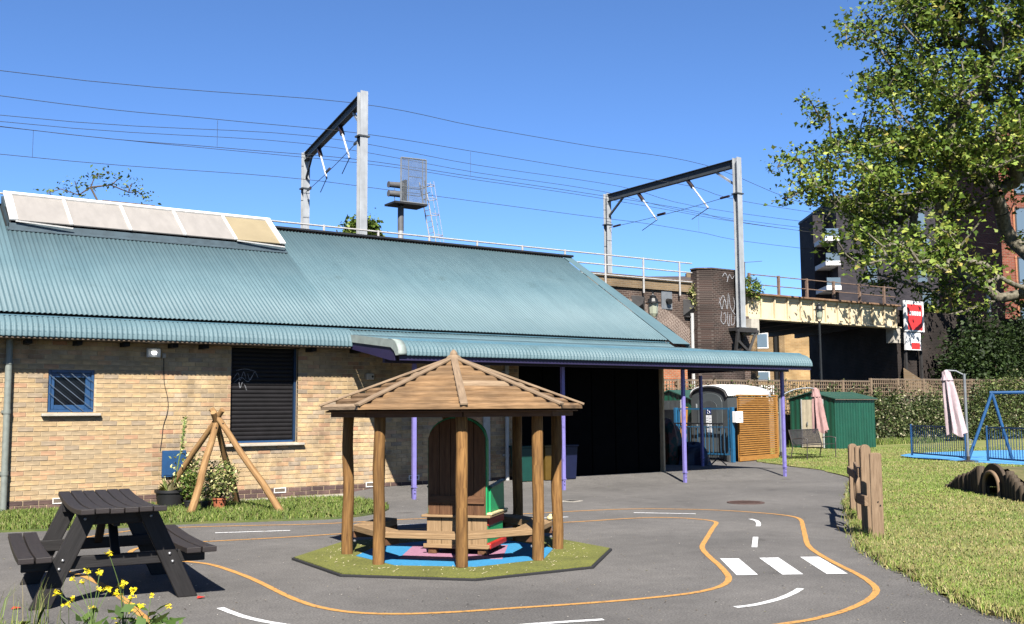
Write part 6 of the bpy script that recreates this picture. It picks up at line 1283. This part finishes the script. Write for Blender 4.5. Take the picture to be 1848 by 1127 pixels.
# ------------------------------------------------------------------ grass
def inside(P, poly):
    x, y = P[:, 0], P[:, 1]; r_ = np.zeros(len(P), bool); n = len(poly); j = n-1
    for i in range(n):
        xi, yi = poly[i]; xj, yj = poly[j]
        c = ((yi > y) != (yj > y)) & (x < (xj-xi)*(y-yi)/(yj-yi+1e-12)+xi); r_ ^= c; j = i
    return r_
def blades(name, P, h, w_, pal, lean=0.5, z0=0.02, weights=None, kind='stuff'):
    n = len(P); a = RNG.uniform(0, 2*math.pi, n); l = RNG.uniform(0.1, 1, n)*lean; hh = h*RNG.uniform(0.5, 1.25, n); ww = w_*RNG.uniform(0.7, 1.3, n)
    dx, dy = np.cos(a), np.sin(a); b = RNG.uniform(0, 2*math.pi, n); sx, sy = np.cos(b)*ww/2, np.sin(b)*ww/2
    x, y = P[:, 0], P[:, 1]; z = np.full(n, z0)
    mx, my, mz = x+dx*hh*l*0.35, y+dy*hh*l*0.35, z+hh*0.6*np.sqrt(1-(l*0.5)**2)
    tx, ty, tz = x+dx*hh*l, y+dy*hh*l, z+hh*np.sqrt(np.clip(1-l**2, 0.05, 1))
    vs = np.stack([np.stack([x-sx, y-sy, z], 1), np.stack([x+sx, y+sy, z], 1), np.stack([mx+sx*.7, my+sy*.7, mz], 1), np.stack([tx, ty, tz], 1), np.stack([mx-sx*.7, my-sy*.7, mz], 1)], 1).reshape(-1, 3)
    Pc = np.array([p[0] for p in pal]); w2 = np.array([p[1] for p in pal], float); w2 /= w2.sum()
    if weights is None: idx = RNG.choice(len(Pc), n, p=w2)
    else:
        dry = weights(P); u = RNG.random(n); k = len(Pc)//2; g_ = RNG.integers(0, k, n); idx = np.where(u < dry, k+g_ % (len(Pc)-k), g_)
    o = npmesh(name, 'blade', vs, np.arange(n*5).reshape(n, 5), Pc[idx]*RNG.uniform(0.8, 1.2, (n, 1))); tag(o, kind=kind); return o
def sector(n, r0, r1, a0, a1):
    r_ = r0*(r1/r0)**RNG.uniform(0, 1, n); a = RNG.uniform(R(a0), R(a1), n); X = r_*np.sin(a); Y = r_*np.cos(a)
    return np.stack([X*math.sin(TH)+Y*math.cos(TH), -X*math.cos(TH)+Y*math.sin(TH)], 1)
LG = [((0.100, 0.155, 0.022), 1), ((0.130, 0.175, 0.032), 1), ((0.080, 0.130, 0.018), 1), ((0.160, 0.190, 0.048), 1), ((0.200, 0.170, 0.070), 1), ((0.150, 0.160, 0.042), 1), ((0.240, 0.200, 0.100), 1), ((0.165, 0.140, 0.050), 1)]
def dryness(P):
    x, y = P[:, 0], P[:, 1]
    f = 0.30+0.25*np.sin(x*0.9+1.3*np.sin(y*0.7))+0.2*np.sin(y*1.7-x*0.6+2)+0.15*np.sin(x*3.1+y*2.3)
    d = np.hypot(x-13.5, y-6.8); f += 0.30*np.exp(-(d/3.5)**2)+0.25*np.exp(-((x-15.5)**2+(y-13.4)**2)/4); f -= 0.25*(np.hypot(x, y) < 9.6)
    return np.clip(f, 0.05, 0.9)
P = sector(260000, 6.5, 42, 8, 42); P = P[inside(P, lawn_poly)]; blue = inside(P, sp_); P = P[~blue]
d = np.hypot(P[:, 0], P[:, 1]); nr_ = P[d < 16]; fr_ = P[d >= 16]
dn = np.hypot(nr_[:, 0], nr_[:, 1]); df = np.hypot(fr_[:, 0], fr_[:, 1])
keep = RNG.random(len(nr_)) < 0.95
blades('lawn_grass', nr_[keep], 0.030*(0.75+dn[keep]/40), 0.004+0.0003*dn[keep], LG, 0.97, weights=dryness); blades('lawn_grass', fr_, 0.038, 0.0055+0.00028*df, LG, 0.97, weights=dryness)
SG = [((0.085, 0.125, 0.022), 4), ((0.115, 0.145, 0.030), 3), ((0.065, 0.100, 0.020), 3), ((0.19, 0.18, 0.07), 1.2), ((0.22, 0.185, 0.10), 0.5)]
P = np.stack([RNG.uniform(0.8, 7.8, 60000), RNG.uniform(13.5, 17.33, 60000)], 1); P = P[inside(P, sp)]; blades('strip_grass', P, 0.085, 0.009, SG, 0.9)
edge_pts = np.array(edge); k = RNG.integers(0, len(edge_pts)-1, 9000); f = RNG.random((9000, 1)); P = edge_pts[k]*(1-f)+edge_pts[k+1]*f+RNG.normal(size=(9000, 2))*0.05; dd_ = np.hypot(P[:, 0], P[:, 1]); blades('lawn_grass', P[dd_ < 22], 0.075, 0.007, LG, 1.0, 0.005, weights=lambda q_: np.full(len(q_), 0.62))
# longer tufts round the board panel and along the wall foot
tuft = [(10.1, 7.55), (10.35, 7.85), (11.0, 8.45), (11.7, 9.0), (12.3, 9.5), (12.7, 9.75), (10.6, 8.15)]; P = np.concatenate([np.array(t_)+RNG.normal(size=(90, 2))*0.09+np.array([0.05, -0.05]) for t_ in tuft]); blades('tall_grass', P, 0.10, 0.006, LG, 0.75, weights=lambda q_: np.full(len(q_), 0.3))
P = np.stack([RNG.uniform(31, 40, 5000), RNG.normal(26.5, 0.22, 5000)], 1); blades('tall_grass', P, 0.26, 0.02, SG, 0.7)
pv = [tuple(p) for p in catmull(patch, 4, True)]
P = np.stack([RNG.uniform(-0.4, 1.9, 16000), RNG.uniform(6.7, 13.3, 16000)], 1); P = P[inside(P, pv)]; P = P[P[:, 0]+0.04*(P[:, 1]-8) < 1.30]; blades('verge_grass', P, 0.11, 0.006, SG, 0.9)
P = np.concatenate([np.array(t_)+RNG.normal(size=(14, 2))*0.08 for t_ in ((1.26, 8.15), (1.08, 8.6), (0.95, 9.2), (1.05, 10.0), (1.2, 11.2), (1.45, 7.95), (1.35, 8.0))]); blades('verge_grass', P, 0.30, 0.006, SG, 0.6)
# ------------------------------------------------------------------ wild mustard in the lower left corner
FL = [(1.689, 7.312, 0.579), (1.594, 7.477, 0.451), (1.732, 7.759, 0.396), (1.555, 7.733, 0.37), (1.551, 7.412, 0.39), (1.819, 7.455, 0.358), (1.694, 7.571, 0.307), (1.843, 7.256, 0.335), (1.824, 7.652, 0.252), (1.826, 7.238, 0.292), (1.441, 7.684, 0.298), (1.511, 7.72, 0.2), (1.653, 7.566, 0.189), (1.886, 7.511, 0.152), (2.132, 7.445, 0.161), (2.061, 7.639, 0.218), (1.782, 7.381, 0.122), (1.944, 7.513, 0.089), (1.773, 7.661, 0.29), (1.787, 7.383, 0.341), (1.863, 7.138, 0.238), (1.516, 7.571, 0.262), (1.862, 7.346, 0.21)]
roots = [((1.62, 7.42), 'tall yellow mustard plant flowering beside the picnic table, leftmost'), ((1.80, 7.33), 'yellow mustard plant flowering in the bottom left corner, middle one'), ((1.98, 7.42), 'yellow mustard plant leaning over the orange line, rightmost')]
for k, (rt, lab) in enumerate(roots):
    o = thing('mustard_plant', lab, 'flower', (*rt, 0.0), 0, 'yellow mustard plants'); mine = [f_ for f_ in FL if min(range(3), key=lambda i: math.hypot(f_[0]-roots[i][0][0], f_[1]-roots[i][0][1])) == k]
    for f_ in mine:
        e_ = V(f_)-V((*rt, 0)); mid = V((e_.x*0.25, e_.y*0.25, e_.z*0.55)); q = MB(); P2 = catmull([(0, 0, 0), tuple(mid), tuple(e_)], 4); q.path([tuple(map(float, p)) for p in P2], [0.004]*4+[0.0022]*(len(P2)-4), 5); q.build('stem', 'stem_green', o)
        n_ = 15; c = np.array(e_)+RNG.normal(size=(n_, 3))*np.array([0.011, 0.011, 0.009]); c[:, 2] += 0.005; a, t_, nn = rand_rot(n_, 0.5); s_ = 0.0145
        vs = []; fs = []; 
        for i in range(n_):
            for u_ in range(4):
                ang_ = u_*math.pi/2; d1 = a[i]*math.cos(ang_)+t_[i]*math.sin(ang_); d2 = -a[i]*math.sin(ang_)+t_[i]*math.cos(ang_); b_ = len(vs)
                vs += [c[i], c[i]+d1*s_*.6+d2*s_*.28, c[i]+d1*s_*.85, c[i]+d1*s_*.6-d2*s_*.28]; fs.append((b_, b_+1, b_+2, b_+3))
        q = MB(); q.add(vs, fs); q.build('flower_head', 'petal_yellow', o)
    n_ = 30; cen = np.stack([RNG.normal(0, 0.10, n_), RNG.normal(0, 0.10, n_), np.abs(RNG.normal(0.05, 0.06, n_))+0.015], 1); leaves('leaf', cen, 0.115, [((0.035, 0.065, 0.014), 3), ((0.055, 0.09, 0.02), 2)], o, LEAF4, 0.6, kind='stuff')
for i, (x, y, lab) in enumerate(((2.70, 8.55, 'red fallen petal on the tarmac beside the picnic table leg'), (1.38, 8.95, 'red fallen petal at the verge left of the picnic bench'))):
    q = MB(); q.add([(-.035, -.02, .004), (.03, -.028, .010), (.042, .015, .005), (-.01, .034, .016)], [(0, 1, 2, 3)]); q.build('fallen_petal', 'petal_red', loc=(x, y, 0.004), label=lab, cat='petal', group='red fallen petals')
# ------------------------------------------------------------------ plant pots by the wall
def pot(loc, r0, r1, h, m, label):
    o = thing('plant_pot', label, 'plant pot', (*loc, 0.02)); q = MB(); q.lathe([(r0, 0), (r1, h*0.86), (r1*1.09, h*0.86), (r1*1.09, h), (r1*0.98, h), (r1*0.95, h*0.9), (0.001, h*0.9)], (0, 0, 0), 20); q.build('pot', m, o, smooth=True); q = MB(); q.lathe([(r1*0.94, h*0.905), (0.001, h*0.92)], (0, 0, 0), 16); q.build('compost', 'compost', o); return o
o = pot((4.70, 16.45), 0.19, 0.23, 0.30, 'pot_black', 'big black plant pot with a spiky pale plant and tall flower spike')
vs, fs, cs = [], [], []
for i in range(70):
    a = random.uniform(0, 6.28); e_ = random.uniform(0.25, 1.3); L_ = random.uniform(0.14, 0.30); b_ = V((0.10*math.cos(a*1.7), 0.10*math.sin(a*2.1), 0.27)); d = V((math.cos(a)*math.cos(e_), math.sin(a)*math.cos(e_), math.sin(e_))); s_ = V((-math.sin(a), math.cos(a), 0))*0.013; k = len(vs); mid = b_+d*L_*0.5+V((0, 0, 0.02)); tip_ = b_+d*L_-V((0, 0, 0.03))
    vs += [b_-s_, b_+s_, mid+s_, tip_, mid-s_]; fs.append((k, k+1, k+2, k+3, k+4)); cs.append(random.choice([(0.30, 0.27, 0.14), (0.24, 0.24, 0.10), (0.12, 0.15, 0.05), (0.34, 0.31, 0.19)]))
npmesh('spiky_leaves', 'leaf', np.array([tuple(v) for v in vs]), np.array(fs), np.array(cs), o)
sp2_ = [(0.03, 0, 0.27), (0.08, -0.02, 0.60), (0.14, -0.02, 0.95), (0.17, -0.03, 1.25), (0.185, -0.03, 1.42)]; q = MB(); q.path(sp2_, [0.013, 0.011, 0.010, 0.012, 0.008], 6); q.build('flower_stem', 'stem_green', o)
P = np.concatenate([np.stack([np.full(120, 0.155)+RNG.normal(0, .018, 120)+np.linspace(-.02, .03, 120), RNG.normal(-.025, .018, 120), np.linspace(0.85, 1.44, 120)], 1), np.stack([RNG.normal(0.10, .10, 70), RNG.normal(0, .09, 70), RNG.uniform(0.38, 0.85, 70)], 1)]); leaves('spike_leaves', P, 0.055, [((0.20, 0.22, 0.08), 3), ((0.30, 0.30, 0.14), 2), ((0.10, 0.14, 0.04), 2)], o, LEAF4)
o = pot((5.24, 15.75), 0.075, 0.10, 0.19, 'terracotta', 'terracotta pot with a variegated bush in front of the log frame'); leaves('foliage', blob(1500, (0, 0, 0.46), (0.25, 0.25, 0.29), 10, 0.16), 0.055, VARIEG, o, LEAF4); q = MB()
for i in range(6): q.path([(0, 0, 0.16), (0.09*math.cos(i), 0.09*math.sin(i), 0.4), (0.17*math.cos(i), 0.17*math.sin(i), 0.6)], [.008, .006, .003], 5)
tag(q.build('stems', 'twig', o), kind='stuff')
o = pot((4.98, 16.25), 0.08, 0.105, 0.20, 'terracotta', 'terracotta pot half hidden behind the front log, with a leafy bush'); leaves('foliage', blob(900, (0.02, 0.05, 0.50), (0.20, 0.22, 0.34), 10, 0.18), 0.055, VARIEG, o, LEAF4)
o = pot((5.06, 15.85), 0.06, 0.085, 0.15, 'pot_black', 'small black pot with a thin pale plant between the terracotta pots'); leaves('foliage', blob(260, (0, 0, 0.27), (0.11, 0.11, 0.14), 6, 0.25), 0.05, VARIEG, o, LEAF4)
o = pot((4.86, 16.0), 0.07, 0.09, 0.16, 'pot_black', 'small black pot with a low green plant right behind the front log'); leaves('foliage', blob(500, (0, 0.05, 0.34), (0.14, 0.14, 0.22), 8, 0.2), 0.05, GREEN, o, LEAF4)

# ------------------------------------------------------------------ grit, crumbs and dry leaf scraps on the tarmac
n = 2600; P = sector(n, 5.5, 26, -30, 30); keep = ~inside(P, lawn_poly) & ~inside(P, sp) & (P[:, 1] < 17.2); P = P[keep]
near_c = np.stack([RNG.uniform(9, 18, 700), RNG.normal(17.0, 0.22, 700)], 1); near_c = near_c[near_c[:, 1] < 17.3]; eg = edge_pts[RNG.integers(0, len(edge_pts), 900)]+RNG.normal(size=(900, 2))*0.13; eg = eg[~inside(eg, lawn_poly)]
P = np.concatenate([P, near_c, eg]); n = len(P); d = np.hypot(P[:, 0], P[:, 1]); sz = RNG.uniform(0.25, 1.0, n)**2*0.011*(0.6+d/18)+0.003; th = RNG.uniform(0, math.pi, n); zz = np.array([gz(a, b) for a, b in P])+0.006
a, b = np.cos(th)*sz, np.sin(th)*sz; vs = np.stack([np.stack([P[:, 0]-a, P[:, 1]-b, zz], 1), np.stack([P[:, 0]+b*.5, P[:, 1]-a*.5, zz+0.003], 1), np.stack([P[:, 0]+a, P[:, 1]+b, zz+0.001], 1), np.stack([P[:, 0]-b*.5, P[:, 1]+a*.5, zz+0.004], 1)], 1).reshape(-1, 3)
cc = np.array([(0.24, 0.20, 0.14), (0.30, 0.28, 0.25), (0.13, 0.10, 0.06), (0.04, 0.035, 0.03), (0.20, 0.20, 0.08)])[RNG.choice(5, n, p=[.28, .22, .2, .2, .1])]
o = npmesh('ground_litter', 'blade', vs, np.arange(n*4).reshape(n, 4), cc); tag(o, kind='stuff')
